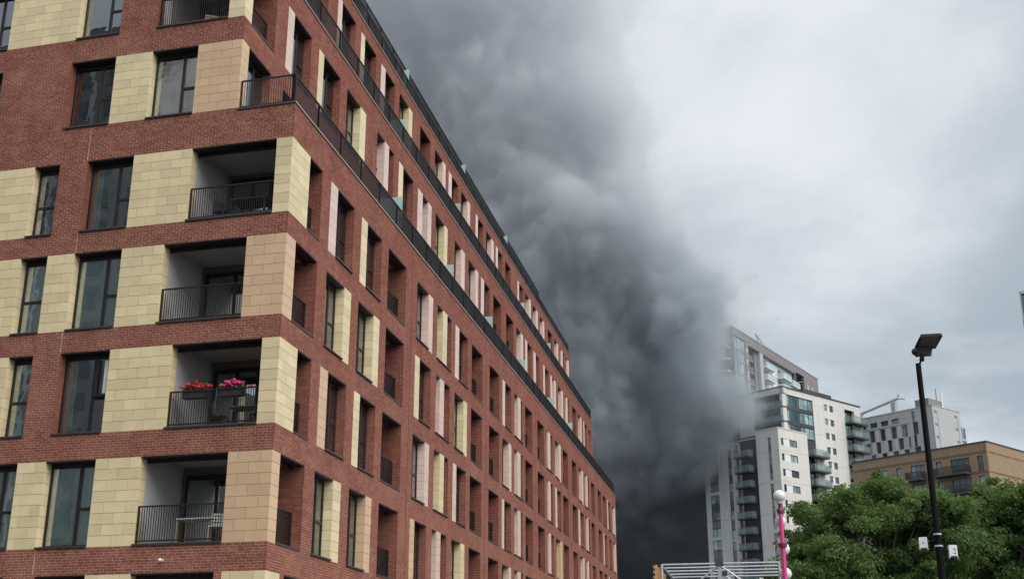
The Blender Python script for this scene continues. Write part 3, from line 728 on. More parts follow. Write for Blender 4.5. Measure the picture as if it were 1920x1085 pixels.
# small fixtures: camera-like vent under the lowest balcony, ceiling lights
m = MB(); loc = FL.pt(3.05, 0, 5.28); m.tube(tuple(loc), tuple(loc+NL*0.12), 0.03, n=8); m.ball(tuple(loc+NL*0.15), 0.05, 8, 6); ob('outlet_pipe', m, M['whiteplastic'], A)
em, nt, out = newmat('lit_bulb'); e = nt.nodes.new('ShaderNodeEmission'); e.inputs[0].default_value = (1, 0.72, 0.35, 1); e.inputs[1].default_value = 12; lk(nt, e.outputs[0], out.inputs[0])
m = MB(); m.ball((-0.55, 10.75, 10.05), 0.045, 12, 8)
ob('lantern', m, em, None, (CX, CY, 0), label='small lit warm bulb hanging above the railing of a shaded brick balcony', cat='light')

unseen_block(-84, -56.8, -24, 62, 'tall dark block with white vertical bands behind the viewpoint, added for the windows to mirror', 1)
unseen_block(-54, -22, -26, 27, 'lower dark block beside the tall banded one, added for the windows to mirror', 2)
# furniture on the balconies -----------------------------------------------
def Lw(u, d, z):    # point on the left facade in world space
    v = FL.pt(u, d, z); return (CX+v[0], CY+v[1], v[2])
RZL = math.pi - DA + math.pi
def table(loc, rz, w, d, h, mt, mlegs, label):
    t = empty('table', loc, rz, label=label, cat='table')
    m = MB(); m.box(-w/2, w/2, -d/2, d/2, h-0.035, h); ob('table_top', m, mt, t)
    for sx in (-1, 1):
        for sy in (-1, 1):
            m = MB(); x = sx*(w/2-0.05); y = sy*(d/2-0.05); m.box(x-0.022, x+0.022, y-0.022, y+0.022, 0, h-0.036); ob('leg', m, mlegs, t)
    return t
def chair(loc, rz, mt, label, hb=0.85, w=0.44, wood=None, group=None):
    t = empty('chair', loc, rz, label=label, cat='chair', group=group)
    m = MB(); m.box(-w/2, w/2, -w/2, w/2, 0.43, 0.46); ob('seat', m, mt, t)
    m = MB()
    for i in range(4): m.box(-w/2, w/2, w/2-0.03, w/2, 0.52+i*0.09, 0.58+i*0.09)
    ob('backrest', m, mt, t)
    for sx in (-1, 1):
        for sy in (-1, 1):
            m = MB(); x = sx*(w/2-0.02); y = sy*(w/2-0.02); m.box(x-0.018, x+0.018, y-0.018, y+0.018, 0, hb if sy > 0 else 0.43); ob('leg', m, wood or mt, t)
    return t
zG, zF, zE, zD, zB = 5.76, 8.985, 12.14, 15.29, 22.11
table(Lw(2.55, -0.9, zG), RZL, 1.15, 0.6, 0.74, M['whiteplastic'], M['wood'], 'white topped table with pale wooden legs on the lowest corner balcony')
chair(Lw(1.78, -0.55, zG), RZL+0.3, M['whiteplastic'], 'white slatted chair nearest the railing on the lowest corner balcony', wood=M['wood'])
chair(Lw(1.62, -1.15, zG), RZL+1.2, M['whiteplastic'], 'white slatted chair behind the table on the lowest corner balcony', wood=M['wood'])
table(Lw(1.5, -1.2, zF), RZL, 0.9, 0.6, 0.72, M['greyfurn'], M['greyfurn'], 'grey table behind the railing of the balcony with the flower boxes')
chair(Lw(2.2, -1.0, zF), RZL+2.0, M['greyfurn'], 'grey chair left of the table on the balcony with the flower boxes')
chair(Lw(0.95, -1.0, zF), RZL-0.4, M['dkfurn'], 'dark chair right of the table on the balcony with the flower boxes')
table(Lw(1.6, -0.9, zD), RZL, 1.2, 0.8, 0.74, M['dkfurn'], M['dkfurn'], 'black table on the corner balcony just below the terrace')
chair(Lw(2.55, -0.8, zD), RZL+1.3, M['dkfurn'], 'black chair left of the black table below the terrace')
chair(Lw(0.85, -1.1, zD), RZL-1.2, M['dkfurn'], 'black chair right of the black table below the terrace')
chair(Lw(3.6, -0.9, zB), RZL+0.5, M['wood'], 'wooden chair behind the railing of the topmost balcony in view')
def flowers(loc, rz, w, mt, label):
    t = empty('flower_box', loc, rz, label=label, cat='flower box')
    m = MB(); m.box(-w/2, w/2, -0.11, 0.11, -0.22, -0.03); ob('planter', m, M['dkfurn'], t)
    lf = MB(); fl = MB(); r = random.Random(int(w*100))
    for i in range(150):
        x = r.uniform(-w/2-0.05, w/2+0.05); y = r.uniform(-0.16, 0.16); zz = r.uniform(0.0, 0.20); s = r.uniform(0.02, 0.045)
        a = Vector((r.uniform(-1, 1), r.uniform(-1, 1), r.uniform(-1, 1))).normalized()*s; b = a.cross(Vector((r.uniform(-1, 1), r.uniform(-1, 1), 1))).normalized()*s
        c = Vector((x, y, zz)); lf.add([tuple(c-a), tuple(c-b), tuple(c+a), tuple(c+b)], [[0, 1, 2, 3]])
    for i in range(60):
        x = r.gauss(0, w*0.27); y = r.uniform(-0.14, 0.14); zz = r.uniform(0.05, 0.27-abs(x)*0.25); fl.ball((x, y, zz), r.uniform(0.03, 0.058), 7, 5, 0.8)
    ob('leaves', lf, M['leafpot'], t); ob('blossom', fl, mt, t)
flowers(Lw(2.62, -0.24, zF+1.05), RZL, 0.75, M['red'], 'box of bright red flowers on the railing, left of the pink ones')
flowers(Lw(1.48, -0.24, zF+1.05), RZL, 0.72, M['magenta'], 'box of hot pink flowers on the railing, right of the red ones')
def plant_low(loc, label, name='potted_plant'):
    t = empty(name, loc, 0, label=label, cat='plant')
    m = MB(); m.tube((0, 0, 0), (0, 0, 0.16), 0.09, 0.12, 12); ob('pot', m, M['dkfurn'], t)
    lf = MB(); r = random.Random(9)
    for i in range(120):
        c = Vector((r.gauss(0, 0.14), r.gauss(0, 0.09), 0.16+abs(r.gauss(0, 0.09)))); s = 0.04
        a = Vector((r.uniform(-1, 1), r.uniform(-1, 1), r.uniform(-1, 1))).normalized()*s; b = a.cross(Vector((0, 0.3, 1))).normalized()*s
        lf.add([tuple(c-a), tuple(c-b), tuple(c+a), tuple(c+b)], [[0, 1, 2, 3]])
    ob('leaves', lf, M['leafpot'], t)
plant_low(Lw(2.05, -0.5, zF), 'low green pot plant on the floor below the red and pink flower boxes')
plant_low((CX-0.5, CY+36.6, 18.9), 'thin leafy pot plant on the long terrace above the lower brick facade')
# soft toys on the window ledge
def toy(loc, cols, s, label):
    t = empty('soft_toy', loc, RZL, label=label, cat='soft toy')
    m = MB(); m.ball((0, 0, s*0.9), s*0.8, 12, 8, 1.1); ob('body', m, cols[0], t, smooth=True)
    h = MB(); h.ball((0, -0.01, s*2.2), s*0.62, 12, 8); h.ball((-s*0.5, 0, s*2.75), s*0.2, 8, 6); h.ball((s*0.5, 0, s*2.75), s*0.2, 8, 6); ob('head', h, cols[1], t, smooth=True)
    l = MB(); l.ball((-s*0.6, -s*0.6, s*0.3), s*0.32, 8, 6); l.ball((s*0.6, -s*0.6, s*0.3), s*0.32, 8, 6); ob('feet', l, cols[2], t, smooth=True)
M['toyg'] = m_plain('green_plush', (0.09, 0.42, 0.10), 0.95, 0.2, 20.0); M['toyo'] = m_plain('orange_plush', (0.55, 0.26, 0.10), 0.95, 0.2, 20.0)
toy(Lw(6.82, -0.46, 9.0), (M['toyo'], M['red'], M['whiteplastic']), 0.10, 'small orange and red soft toy in the lower left corner of the dark window')
toy(Lw(6.55, -0.46, 9.0), (M['toyg'], M['toyg'], M['toyo']), 0.115, 'green soft toy in the middle of the three on the window ledge')
toy(Lw(6.33, -0.46, 9.0), (M['whiteplastic'], M['toyg'], M['toyo']), 0.075, 'pale soft toy with a green head, right of the green one on the window ledge')

# =================================================================== buildings far behind
M['clad'] = m_plain('white_stone_cladding', (0.66, 0.645, 0.605), 0.75, 0.05, 0.25, streak=0.16)
M['cladb'] = m_plain('weathered_stone_cladding', (0.60, 0.575, 0.525), 0.75, 0.06, 0.25, streak=0.14)
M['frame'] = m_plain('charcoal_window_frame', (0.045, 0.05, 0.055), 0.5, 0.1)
M['fglass'] = m_opaque_glass('far_window_glass', (0.055, 0.07, 0.075))
M['pglass'] = m_opaque_glass('pale_far_glass', (0.20, 0.27, 0.28))
M['tglass'] = m_opaque_glass('teal_curtain_glass', (0.05, 0.10, 0.11))
M['ltglass'] = m_opaque_glass('light_teal_glass', (0.24, 0.36, 0.37))
M['infill'] = m_plain('white_infill_panel', (0.72, 0.73, 0.74), 0.5, 0.03)
M['dslab'] = m_plain('dark_balcony_slab', (0.07, 0.075, 0.08), 0.7, 0.1)
M['dclad'] = m_plain('dark_grey_brown_cladding', (0.21, 0.195, 0.19), 0.7, 0.08, 0.4)
M['gclad'] = m_plain('light_grey_panel', (0.42, 0.43, 0.435), 0.6, 0.05, 0.2, rnd=0.04)
def m_pale_glass(name, col, a_):
    m, nt, out = newmat(name)
    tr = nt.nodes.new('ShaderNodeBsdfTransparent'); tr.inputs[0].default_value = (0.85, 0.93, 0.91, 1)
    pb = nt.nodes.new('ShaderNodeBsdfPrincipled'); pb.inputs['Base Color'].default_value = (*col, 1); pb.inputs['Roughness'].default_value = 0.2
    mx = nt.nodes.new('ShaderNodeMixShader'); mx.inputs[0].default_value = a_; lk(nt, tr.outputs[0], mx.inputs[1]); lk(nt, pb.outputs[0], mx.inputs[2]); lk(nt, mx.outputs[0], out.inputs[0])
    return m
M['balglass'] = m_pale_glass('balcony_glass', (0.28, 0.34, 0.34), 0.30)
M['skyglass'] = m_pale_glass('pale_balcony_glass', (0.62, 0.75, 0.77), 0.6)
M['steel'] = m_plain('galvanised_steel', (0.50, 0.52, 0.54), 0.4, 0.12, 3.0, metal=0.5)
M['blue'] = m_plain('blue_cloth', (0.03, 0.16, 0.42), 0.8, 0.1)
wc2 = {}
def fwin(parent, face, a, b, z0, z1, d, panes=1, mat='fglass', fr=0.07, fmat='frame', name='window', vert=1):
    w, h = round(b-a, 2), round(z1-z0, 2); k = (w, h, panes, mat, fr, fmat, vert)
    if k not in wc2:
        m = MB(); m.box(0, w, 0, 0.08, 0, fr); m.box(0, w, 0, 0.08, h-fr, h); m.box(0, fr, 0, 0.08, fr, h-fr); m.box(w-fr, w, 0, 0.08, fr, h-fr)
        pl = []
        iw = (w-2*fr)/panes; ih = (h-2*fr)/vert
        for i in range(panes):
            if i: m.box(fr+i*iw-fr/2, fr+i*iw+fr/2, 0, 0.08, fr, h-fr)
            for j in range(vert):
                if j and i == 0: m.box(fr, w-fr, 0.005, 0.075, fr+j*ih-fr/2, fr+j*ih+fr/2)
                p_ = MB(); p_.box(fr+i*iw, fr+(i+1)*iw, 0.03, 0.05, fr+j*ih, fr+(j+1)*ih); pl.append(p_.mesh('pane', M[mat]))
        wc2[k] = (m.mesh(name, M[fmat]), pl)
    loc, rz = face.place(a, b, z0, d); o = link(name, wc2[k][0], parent, loc, rz)
    for pm in wc2[k][1]: link('pane', pm, o)
    return o
def fwall(face, mb, u0, u1, z0, z1, ops, th=0.6, gaps=None, backing=None):
    """wall with real openings, cut into storey-high panels with a recessed joint"""
    zs = [z0]
    if gaps:
        z = z0 + gaps
        while z < z1 - 0.6: zs.append(z); z += gaps
    zs.append(z1)
    for a, b in zip(zs, zs[1:]):
        g = 0.035 if gaps else 0
        for r in cells(u0, u1, a + (g if a > z0 else 0), b, [(o[0], o[1], max(o[2], a), min(o[3], b)) for o in ops if o[3] > a and o[2] < b]):
            face.box(mb, r[0], r[1], -th, 0, r[2], r[3])
def balcony(parent, face, a, b, z, dep, d0=0.0, h=1.1, slabm='dslab', gl='balglass', t=0.3, side0=True, side1=True, kids=True):
    """slab z = floor level; faces outwards"""
    w = round(b-a, 2); k = ('b', w, dep, h, slabm, gl, t)
    if k not in wc2:
        s_ = MB(); s_.box(0, w, -dep, 0, -t, 0)
        g_ = MB(); g_.box(0, w, -dep, -dep+0.02, 0.03, h); g_.box(0, 0.02, -dep+0.02, 0, 0.03, h); g_.box(w-0.02, w, -dep+0.02, 0, 0.03, h)
        r_ = MB(); r_.box(-0.01, w+0.01, -dep-0.01, -dep+0.03, h, h+0.04); r_.box(-0.01, 0.03, -dep, 0, h, h+0.04); r_.box(w-0.03, w+0.01, -dep, 0, h, h+0.04)
        wc2[k] = (s_.mesh('balcony', M[slabm]), g_.mesh('glass_railing', M[gl]), r_.mesh('handrail', M['frame']))
    loc, rz = face.place(a, b, z, d0); o = link('balcony', wc2[k][0], parent, loc, rz)
    link('glass_railing', wc2[k][1], o); link('handrail', wc2[k][2], o); return o

O1 = (2.398, 228.99, 0); AZT = 37.0
TW = empty('apartment_tower', O1, rad(90-AZT), label='white stepped apartment tower with small windows and balconies, smoke drifting across its left side', cat='apartment tower')
FA = Face((0, 0, 0), (1, 0, 0), (0, -1, 0), False)        # lower block, right face
FB = Face((0, 0, 0), (0, 1, 0), (-1, 0, 0), True)         # lower block, left face
wl = MB(); bk = MB()
top1 = 50.55; rows1 = [48.75 - 2.9*i for i in range(16)]
opsA = []
for zt in rows1:
    opsA += [(0.75, 5.7, zt-1.35, zt)]
fwall(FA, wl, 0.0, 9.1, 0, top1, opsA, gaps=5.8)
for zt in rows1:
    if zt > 20:
        fwin(TW, FA, 0.75, 1.6, zt-1.35, zt, -0.12); fwin(TW, FA, 3.45, 5.7, zt-1.35, zt, -0.12, panes=2, mat='pglass' if rng.random() < 0.35 else 'fglass')
    m = MB(); FA.box(m, 1.6, 3.45, -0.2, -0.06, zt-1.35, zt); ob('infill_panel', m, M['infill'], TW)
opsB = [(1.8, 2.55, 40.95, 49.05), (1.8, 2.55, 31.9, 40.3), (1.8, 2.55, 22.8, 31.2), (1.8, 2.55, 12, 22)]
fwall(FB, wl, 0.6, 5.25, 0, top1, opsB, gaps=5.8)
for o in opsB:
    if o[3] > 24:
        n = 6; hh = (o[3]-o[2])/n
        for i in range(n): fwin(TW, FB, 1.8, 2.55, o[2]+i*hh, o[2]+(i+1)*hh, -0.15, mat='fglass' if i % 3 == 1 else 'pglass')
# wall left of the balcony recess
opsB2 = []
for z0, z1 in ((40.0, 48.0), (30.95, 39.95), (22, 30.6), (12, 21)):
    opsB2 += [(11.35, 12.25, z0, z1)]
for z0, z1 in ((40.4, 48.3), (31.8, 39.8), (22, 31.2), (12, 21)):
    opsB2 += [(14.8, 17.0, z0, z1)]
fwall(FB, wl, 9.5, 18.15, 0, 49.3, opsB2, gaps=5.8)
for o in opsB2:
    if o[3] > 24:
        n = 5; hh = (o[3]-o[2])/n; dy = 14.8 if o[0] > 13 else 11.35
        for i in range(n): fwin(TW, FB, o[0], o[1], o[2]+i*hh, o[2]+(i+1)*hh, -0.15, panes=2 if o[0] > 13 else 1, mat='fglass' if i % 2 else 'pglass')
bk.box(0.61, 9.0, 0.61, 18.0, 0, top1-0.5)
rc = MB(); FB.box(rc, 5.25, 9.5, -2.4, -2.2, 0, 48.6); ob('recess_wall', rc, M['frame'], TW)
k = 0; z = 46.1
while z > 14:
    balcony(TW, FB, 6.1, 9.6, z, 1.5, -0.05, t=0.28, gl='balglass')
    fwin(TW, FB, 5.4, 7.6, z+0.1, z+2.4, -2.15, panes=2, mat='pglass'); z -= 2.9
pr = MB(); FB.box(pr, 9.55, 9.85, 0.02, 0.45, 0, 49.0); ob('fin', pr, m_plain('brown_fin', (0.22, 0.19, 0.165), 0.7, 0.1), TW)
# roof edges
rf = MB(); rf.box(-0.08, 9.18, -0.08, 5.25, top1, top1+0.18); rf.box(-0.02, 9, 5.3, 18.1, 49.35, 49.5); ob('parapet', rf, M['clad'], TW)
# upper block
U2 = 6.4; V2 = 3.1
FC = Face((U2, V2, 0), (1, 0, 0), (0, -1, 0), False); FD = Face((U2, V2, 0), (0, 1, 0), (-1, 0, 0), True)
opsC = [(1.2, 9.9, 49.9, 58.85), (6.6, 9.9, 0, 49.9), (20.8, 24.2, 0, 58.85)]
rows2 = [58.75-2.9*i for i in range(17)]
for zt in rows2: opsC.append((13.65, 16.75, zt-1.3, zt))
fwall(FC, wl, 0.0, 26.5, 0, 60.05, opsC, gaps=5.8)
opsD = [(0.0, 7.3, 49.9, 58.85)]
fwall(FD, wl, 0.6, 10.8, 0, 60.05, opsD, gaps=5.8)
bk.box(U2+0.61, U2+26.2, V2+2.6, V2+17, 0, 59.6); bk.box(U2+10.0, U2+20.7, V2+0.61, V2+2.6, 0, 59.6); bk.box(U2+24.3, U2+26.2, V2+0.61, V2+2.6, 0, 59.6)
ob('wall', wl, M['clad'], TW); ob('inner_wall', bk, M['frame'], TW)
for zt in rows2:
    if zt > 30:
        fwin(TW, FC, 13.65, 14.85, zt-1.3, zt, -0.12, mat='pglass' if rng.random() < 0.4 else 'fglass'); fwin(TW, FC, 15.6, 16.75, zt-1.3, zt, -0.12)
    m = MB(); FC.box(m, 14.85, 15.6, -0.2, -0.06, zt-1.3, zt); ob('infill_panel', m, M['infill'], TW)
# glazed corner, three storeys
for i, (z0, z1) in enumerate(((56.6, 58.8), (53.7, 55.9), (50.8, 53.0))):
    xs = [1.25, 2.3, 3.6, 4.85, 5.5, 7.0, 8.4, 9.85]
    for j, (p_, q_) in enumerate(zip(xs, xs[1:])):
        fwin(TW, FC, p_, q_, z0, z1, -0.2, mat='ltglass' if j >= 4 or j == 0 else 'tglass', fr=0.09)
    m = MB(); FC.box(m, 1.2, 9.88, -0.35, -0.12, z1+0.01, z1+0.68 if i else 58.84); FC.box(m, 1.2, 9.88, -0.35, -0.12, z0-0.02 - (0.0), z0-0.01)
    ob('spandrel', m, M['frame'], TW)
    m = MB(); FD.box(m, -0.02, 7.25, -1.35, 0.1, z0-0.55, z0-0.2)
    o = ob('balcony', m, M['dslab'], TW)
    m = MB(); FD.box(m, 0.2, 7.2, 0.0, 0.03, z0-0.18, z0+0.9); ob('glass_railing', m, M['balglass'], o)
    for j in range(5): fwin(TW, FD, 0.3+j*1.4, 1.7+j*1.4, z0-0.2, z1, -1.5, mat='tglass' if j % 2 else 'fglass', fr=0.08)
m = MB(); FC.box(m, 6.65, 9.88, -0.5, -0.15, 47.6, 50.6); ob('spandrel', m, M['frame'], TW)
z = 47.5
while z > 22:
    balcony(TW, FC, 6.8, 12.2, round(z, 2), 1.5, 0.0, t=0.35)
    fwin(TW, FC, 6.7, 9.8, round(z-2.4, 2), round(z-0.4, 2), -0.9, panes=3, mat='pglass' if rng.random() < .5 else 'fglass'); z -= 2.9
fwin(TW, FC, 6.7, 9.8, 47.6, 49.9, -0.45, panes=3, mat='pglass')
z = 56.1
while z > 36:
    balcony(TW, FC, 20.7, 26.6, round(z, 2), 1.6, 0.0, t=0.35)
    fwin(TW, FC, 20.9, 24.1, round(z+0.05, 2), round(z+2.6, 2), -0.9, panes=3, mat='pglass', fr=0.1); z -= 2.9
m = MB(); m.box(U2-0.12, U2+26.6, V2-0.12, V2+17.1, 60.05, 60.3); m.box(U2+7.7, U2+17.1, V2+0.4, V2+5, 60.3, 61.1)
ob('roof', m, M['frame'], TW)
m = MB(); FD.box(m, -0.16, 10.9, -0.4, 0.16, 58.9, 60.0); FC.box(m, -0.16, 1.2, -0.4, 0.16, 58.9, 60.0); ob('fascia', m, M['cladb'], TW)
m = MB(); FC.box(m, 10.3, 12.0, 1.2, 1.54, 32.9-2.9*2-0.1, 32.9-2.9*2+0.9); ob('blue_screen', m, M['blue'], TW)
# low white annex showing to the right of the tower
m = MB(); m.box(U2+26.6, U2+36, V2-1.0, V2+14, 0, 46.2); o = ob('annex', m, M['clad'], TW)
m = MB(); m.box(U2+27, U2+35.6, V2-1.06, V2-1.0, 43.2, 44.6); ob('window_strip', m, M['fglass'], TW)

# dark tower behind -----------------------------------------------------
az = rad(-1.2); O3 = (275*math.sin(az), 275*math.cos(az), 0); AZ3 = 21.0
DT = empty('dark_clad_tower', O3, rad(90-AZ3), label='taller dark clad tower with a glazed corner and white stacked balconies behind the white tower', cat='apartment tower')
FE = Face((0, 0, 0), (1, 0, 0), (0, -1, 0), False); FG = Face((0, 0, 0), (0, 1, 0), (-1, 0, 0), True)
wl = MB()
ops = [(0.3, 7.0, 20, 82.9), (9.2, 40.6, 20, 82.4), (40.8, 46.8, 20, 83.0)]
slots = []
r_ = random.Random(4)
for col in (7.9, 49.4, 53.0):
    z = 81.6
    while z > 62:
        h = r_.choice([1.3, 2.3, 3.0]); slots.append((col, col+0.75, z-h, z)); z -= h + r_.choice([0.9, 1.5])
fwall(FE, wl, 0.0, 57.8, 0, 84.7, ops+slots, th=0.6)
fwall(FG, wl, 0.6, 22, 0, 84.7, [], th=0.6)
wl.box(0.7, 57, 7.0, 20, 0, 84.4); wl.box(57.2, 57.8, 0.6, 20, 0, 84.4)
ob('wall', wl, M['dclad'], DT)
for s_ in slots: fwin(DT, FE, s_[0], s_[1], s_[2], s_[3], -0.04, mat='infill', fr=0.04)
z = 80.1
while z > 62:
    for j in range(5): fwin(DT, FE, 0.35+j*1.33, 0.35+(j+1)*1.33, z, z+2.6, -0.15, mat='ltglass' if (j+int(z)) % 3 else 'pglass', fr=0.1, fmat='steel')
    m = MB(); FE.box(m, 0.3, 7.0, -0.4, -0.12, z-0.32, z); ob('spandrel', m, M['dclad'], DT)
    m = MB(); FG.box(m, 1.0, 9.0, 0.0, 1.6, z-0.4, z-0.1); ob('balcony', m, M['infill'], DT)
    z -= 2.92
z = 80.0
while z > 62:
    fwin(DT, FE, 9.4, 12.4, z-0.1, z+2.2, -1.6, panes=3, mat='ltglass', fr=0.1); m = MB(); FE.box(m, 9.25, 14.3, -1.9, -1.0, z-0.6, z-0.15); ob('spandrel', m, M['dclad'], DT)
    m = MB(); FE.box(m, 9.3, 14.0, -0.98, -0.95, z-0.1, z+0.9); ob('glass_railing', m, M['balglass'], DT); z -= 2.92
m = MB(); FE.box(m, 9.25, 46.8, -6.9, -6.5, 20, 82.9); FE.box(m, 14.5, 18.1, -1.2, -0.8, 20, 82.2); ob('recess_wall', m, M['dclad'], DT)
m = MB(); FE.box(m, 16.3, 18.3, -0.7, -0.02, 20, 82.35); ob('pilaster', m, M['gclad'], DT)
m = MB(); FE.box(m, 18.3, 40.5, -1.4, -1.0, 20, 82.6); ob('white_wall', m, M['infill'], DT)
for u0 in (18.6, 26.5, 29.6, 35.8):
    z = 80.9 if u0 < 20 else 80.7
    if u0 == 26.5:
        zz = 81
        while zz > 62: fwin(DT, FE, 25.4, 26.3, zz-1.9, zz, -0.95, mat='fglass'); zz -= 2.92
        continue
    while z > 62:
        balcony(DT, FE, u0, u0+5.6, round(z-2.2 if u0 > 30 else z-1.6, 2), 1.8, -1.0, h=1.2, t=0.3, slabm='infill', gl='skyglass')
        fwin(DT, FE, u0+0.8, u0+3.4, round((z-2.2 if u0 > 30 else z-1.6)+0.05, 2), round((z-2.2 if u0 > 30 else z-1.6)+2.3, 2), -0.95, panes=2, mat='fglass'); z -= 2.92
m = MB(); m.box(-0.1, 57.9, -0.1, 20, 84.7, 84.95); ob('roof', m, M['gclad'], DT)
t = MB(); t.tube((22, 2.2, 84.9), (22, 2.2, 87.4), 0.35, n=8); t.tube((20, 2.2, 88.2), (25.2, 2.2, 86.6), 0.3, n=8); t.box(22.2, 24.4, 1.4, 3, 84.95, 86.6); t.tube((22, 2.2, 87.3), (20, 2.2, 88.2), 0.25, n=8)
DTm = ob('roof_crane', t, M['steel'], None, O3, rad(90-AZ3), label='small white maintenance crane on the roof edge of the dark tower', cat='roof crane')

# grey panelled building with chequered windows ---------------------------
az = rad(7.555); O4 = (330*math.sin(az), 330*math.cos(az), 0); AZ4 = 38.0
GB = empty('panelled_building', O4, rad(90-AZ4), label='light grey panelled building with chequered tall dark windows, behind the brown brick block', cat='building')
sk = rad(-2.0)
FH = Face((0, 0, 0), (1, 0, 0), (0, -1, 0), False); FI = Face((0, 0, 0), (math.sin(rad(0)), 1, 0), (-1, 0, 0), True)
wl = MB()
wins = [(5.3, 6.3, 72.2, 75.1), (4.6, 6.2, 68.8, 72.15), (5.3, 6.2, 65.7, 68.75), (4.5, 6.3, 62.6, 65.6)]
for p_, q_ in ((10.1, 12.4), (13.5, 15.8), (16.9, 19.2), (20.3, 21.6)): wins.append((p_, q_, 72.6, 74.0))
cells_a = [(7.9, 9.5), (11.2, 12.8), (14.7, 16.2), (18.0, 19.6)]
for p_, q_ in cells_a: wins.append((p_, q_, 68.7, 71.85))
for p_, q_ in ((7.2, 7.8), (9.4, 10.9), (12.9, 14.2), (16.4, 17.8), (19.4, 20.9)): wins.append((p_, q_, 65.5, 68.5))
for p_, q_ in ((7.9, 9.4), (11.2, 12.7), (14.7, 16.2), (18.2, 19.6)): wins.append((p_, q_, 62.2, 65.3))
fwall(FI, wl, 0.6, 22, 0, 75.7, wins, gaps=None)
for i, w_ in enumerate(wins): fwin(GB, FI, w_[0], w_[1], w_[2], w_[3], -0.35, panes=2 if w_[1]-w_[0] > 1.2 else 1, mat='fglass' if i % 4 else 'pglass', fr=0.1)
slit = [(2.1, 2.3, 55, 74.6), (11.9, 12.1, 55, 74.6)]
fwall(FH, wl, 0, 13.3, 0, 75.7, slit); wl.box(0.6, 13.2, 0.6, 21.8, 0, 75.3)
wl.box(-0.12, 0.0, 6.9, 22, 72.15, 72.45)
ob('wall', wl, M['gclad'], GB)
for z in (73.9, 70.5, 67.1, 63.7):
    for u in (0.7, 10.6):
        m = MB(); FH.box(m, u, u+1.1, 0.0, 0.05, z, z+0.7); ob('vent_panel', m, M['dclad'], GB)
for i in range(5):
    m = MB(); FI.box(m, 9.7+0.001, 10.0, 0.0, 0.08, 62+i*3.3, 62.1+i*3.3); 
# paired pilasters in a slightly darker tone between the tall windows
for (a_, b_, z0, z1) in ((10.0, 10.7, 68.7, 71.9), (13.3, 14.2, 68.7, 71.9), (16.8, 17.4, 68.7, 71.9), (20.2, 20.9, 68.7, 71.9), (11.2, 12.0, 65.5, 68.6), (14.5, 15.1, 65.5, 68.6), (18.1, 18.8, 65.5, 68.6), (9.8, 10.5, 62.2, 65.3), (13.3, 13.9, 62.2, 65.3)):
    m = MB(); FI.box(m, a_, b_, 0.0, 0.06, z0, z1); ob('grey_panel', m, M['cladb'], GB)
st = MB(); st.box(13.3, 16.6, 0.8, 8, 0, 71.6); ob('glazed_wing', st, M['tglass'], GB)
for u in (13.3, 14.9, 16.5):
    m = MB(); m.box(u, u+0.15, 0.62, 0.8, 50, 71.9); ob('mullion', m, M['infill'], GB)
for z in (71.7, 68.3, 65):
    m = MB(); m.box(13.3, 16.7, 0.55, 0.8, z, z+0.5); ob('transom', m, M['gclad'], GB)
m = MB(); m.box(-0.1, 13.4, -0.1, 22, 75.7, 75.9); ob('coping', m, M['gclad'], GB)
m = MB(); m.box(0.6, 7.2, 1.2, 5.2, 75.9, 78.0); ob('plant_room', m, M['dclad'], GB)
for i in range(4):
    m = MB(); m.tube((6.3+i*0.75, 2.0, 75.9), (6.3+i*0.75, 2.0, 81.5-0.3*(i % 2)), 0.28, n=10); ob('flue', m, M['infill' if i % 2 else 'steel'], GB)
t = MB(); t.tube((0.9, 10.2, 79.6), (0.9, 23.2, 77.2), 0.42, n=8); t.box(0.2, 1.8, 11.0, 12.3, 75.9, 78.9); t.box(0.3, 1.5, 21.8, 23.0, 75.9, 77.6); t.tube((0.9, 10.4, 79.6), (0.9, 8.2, 79.0), 0.2, n=6); t.tube((0.9, 10.4, 79.6), (0.9, 10.0, 80.6), 0.25, n=6)
ob('roof_crane', t, M['steel'], None, O4, rad(90-AZ4), label='long grey maintenance crane boom lying along the roof of the panelled building', cat='roof crane')

# brown brick block ---------------------------------------------------------
def m_farbrick(name, c1, c2):
    m, nt, out = newmat(name); tcn = nt.nodes.new('ShaderNodeTexCoord'); sp = nt.nodes.new('ShaderNodeSeparateXYZ'); lk(nt, tcn.outputs['Object'], sp.inputs[0])
    cbn = nt.nodes.new('ShaderNodeCombineXYZ'); lk(nt, mth(nt, 'ADD', sp.outputs[0], sp.outputs[1]), cbn.inputs[0]); lk(nt, sp.outputs[2], cbn.inputs[1])
    bt_ = nt.nodes.new('ShaderNodeTexBrick'); lk(nt, cbn.outputs[0], bt_.inputs['Vector']); bt_.inputs['Scale'].default_value = 1.0
    bt_.inputs['Color1'].default_value = (*c1, 1); bt_.inputs['Color2'].default_value = (*c2, 1); bt_.inputs['Mortar'].default_value = (0.40, 0.32, 0.24, 1)
    bt_.inputs['Brick Width'].default_value = 0.225; bt_.inputs['Row Height'].default_value = 0.075; bt_.inputs['Mortar Size'].default_value = 0.008
    n = noise(nt, tcn.outputs['Object'], 0.8, 6.0, 0.7)
    c = mixc(nt, mrange(nt, n, 0.35, 0.7, 0.0, 0.5), bt_.outputs[0], tuple(x*0.62 for x in c1))
    bsdf(nt, out, c, 0.9, spec=0.2); return m
M['tan'] = m_farbrick('brown_stock_brick', (0.35, 0.25, 0.155), (0.26, 0.18, 0.115))
M['tandark'] = m_farbrick('dark_brick_course', (0.12, 0.075, 0.055), (0.16, 0.10, 0.07))
az = rad(9.65); O5 = (200*math.sin(az), 200*math.cos(az), 0)
TB = empty('brick_block', O5, rad(90-36), label='flat roofed brown brick block with dark framed balconies rising above the trees at the right', cat='apartment building')
FJ = Face((0, 0, 0), (1, 0, 0), (0, -1, 0), False); FK = Face((0, 0, 0), (0, 1, 0), (-1, 0, 0), True)
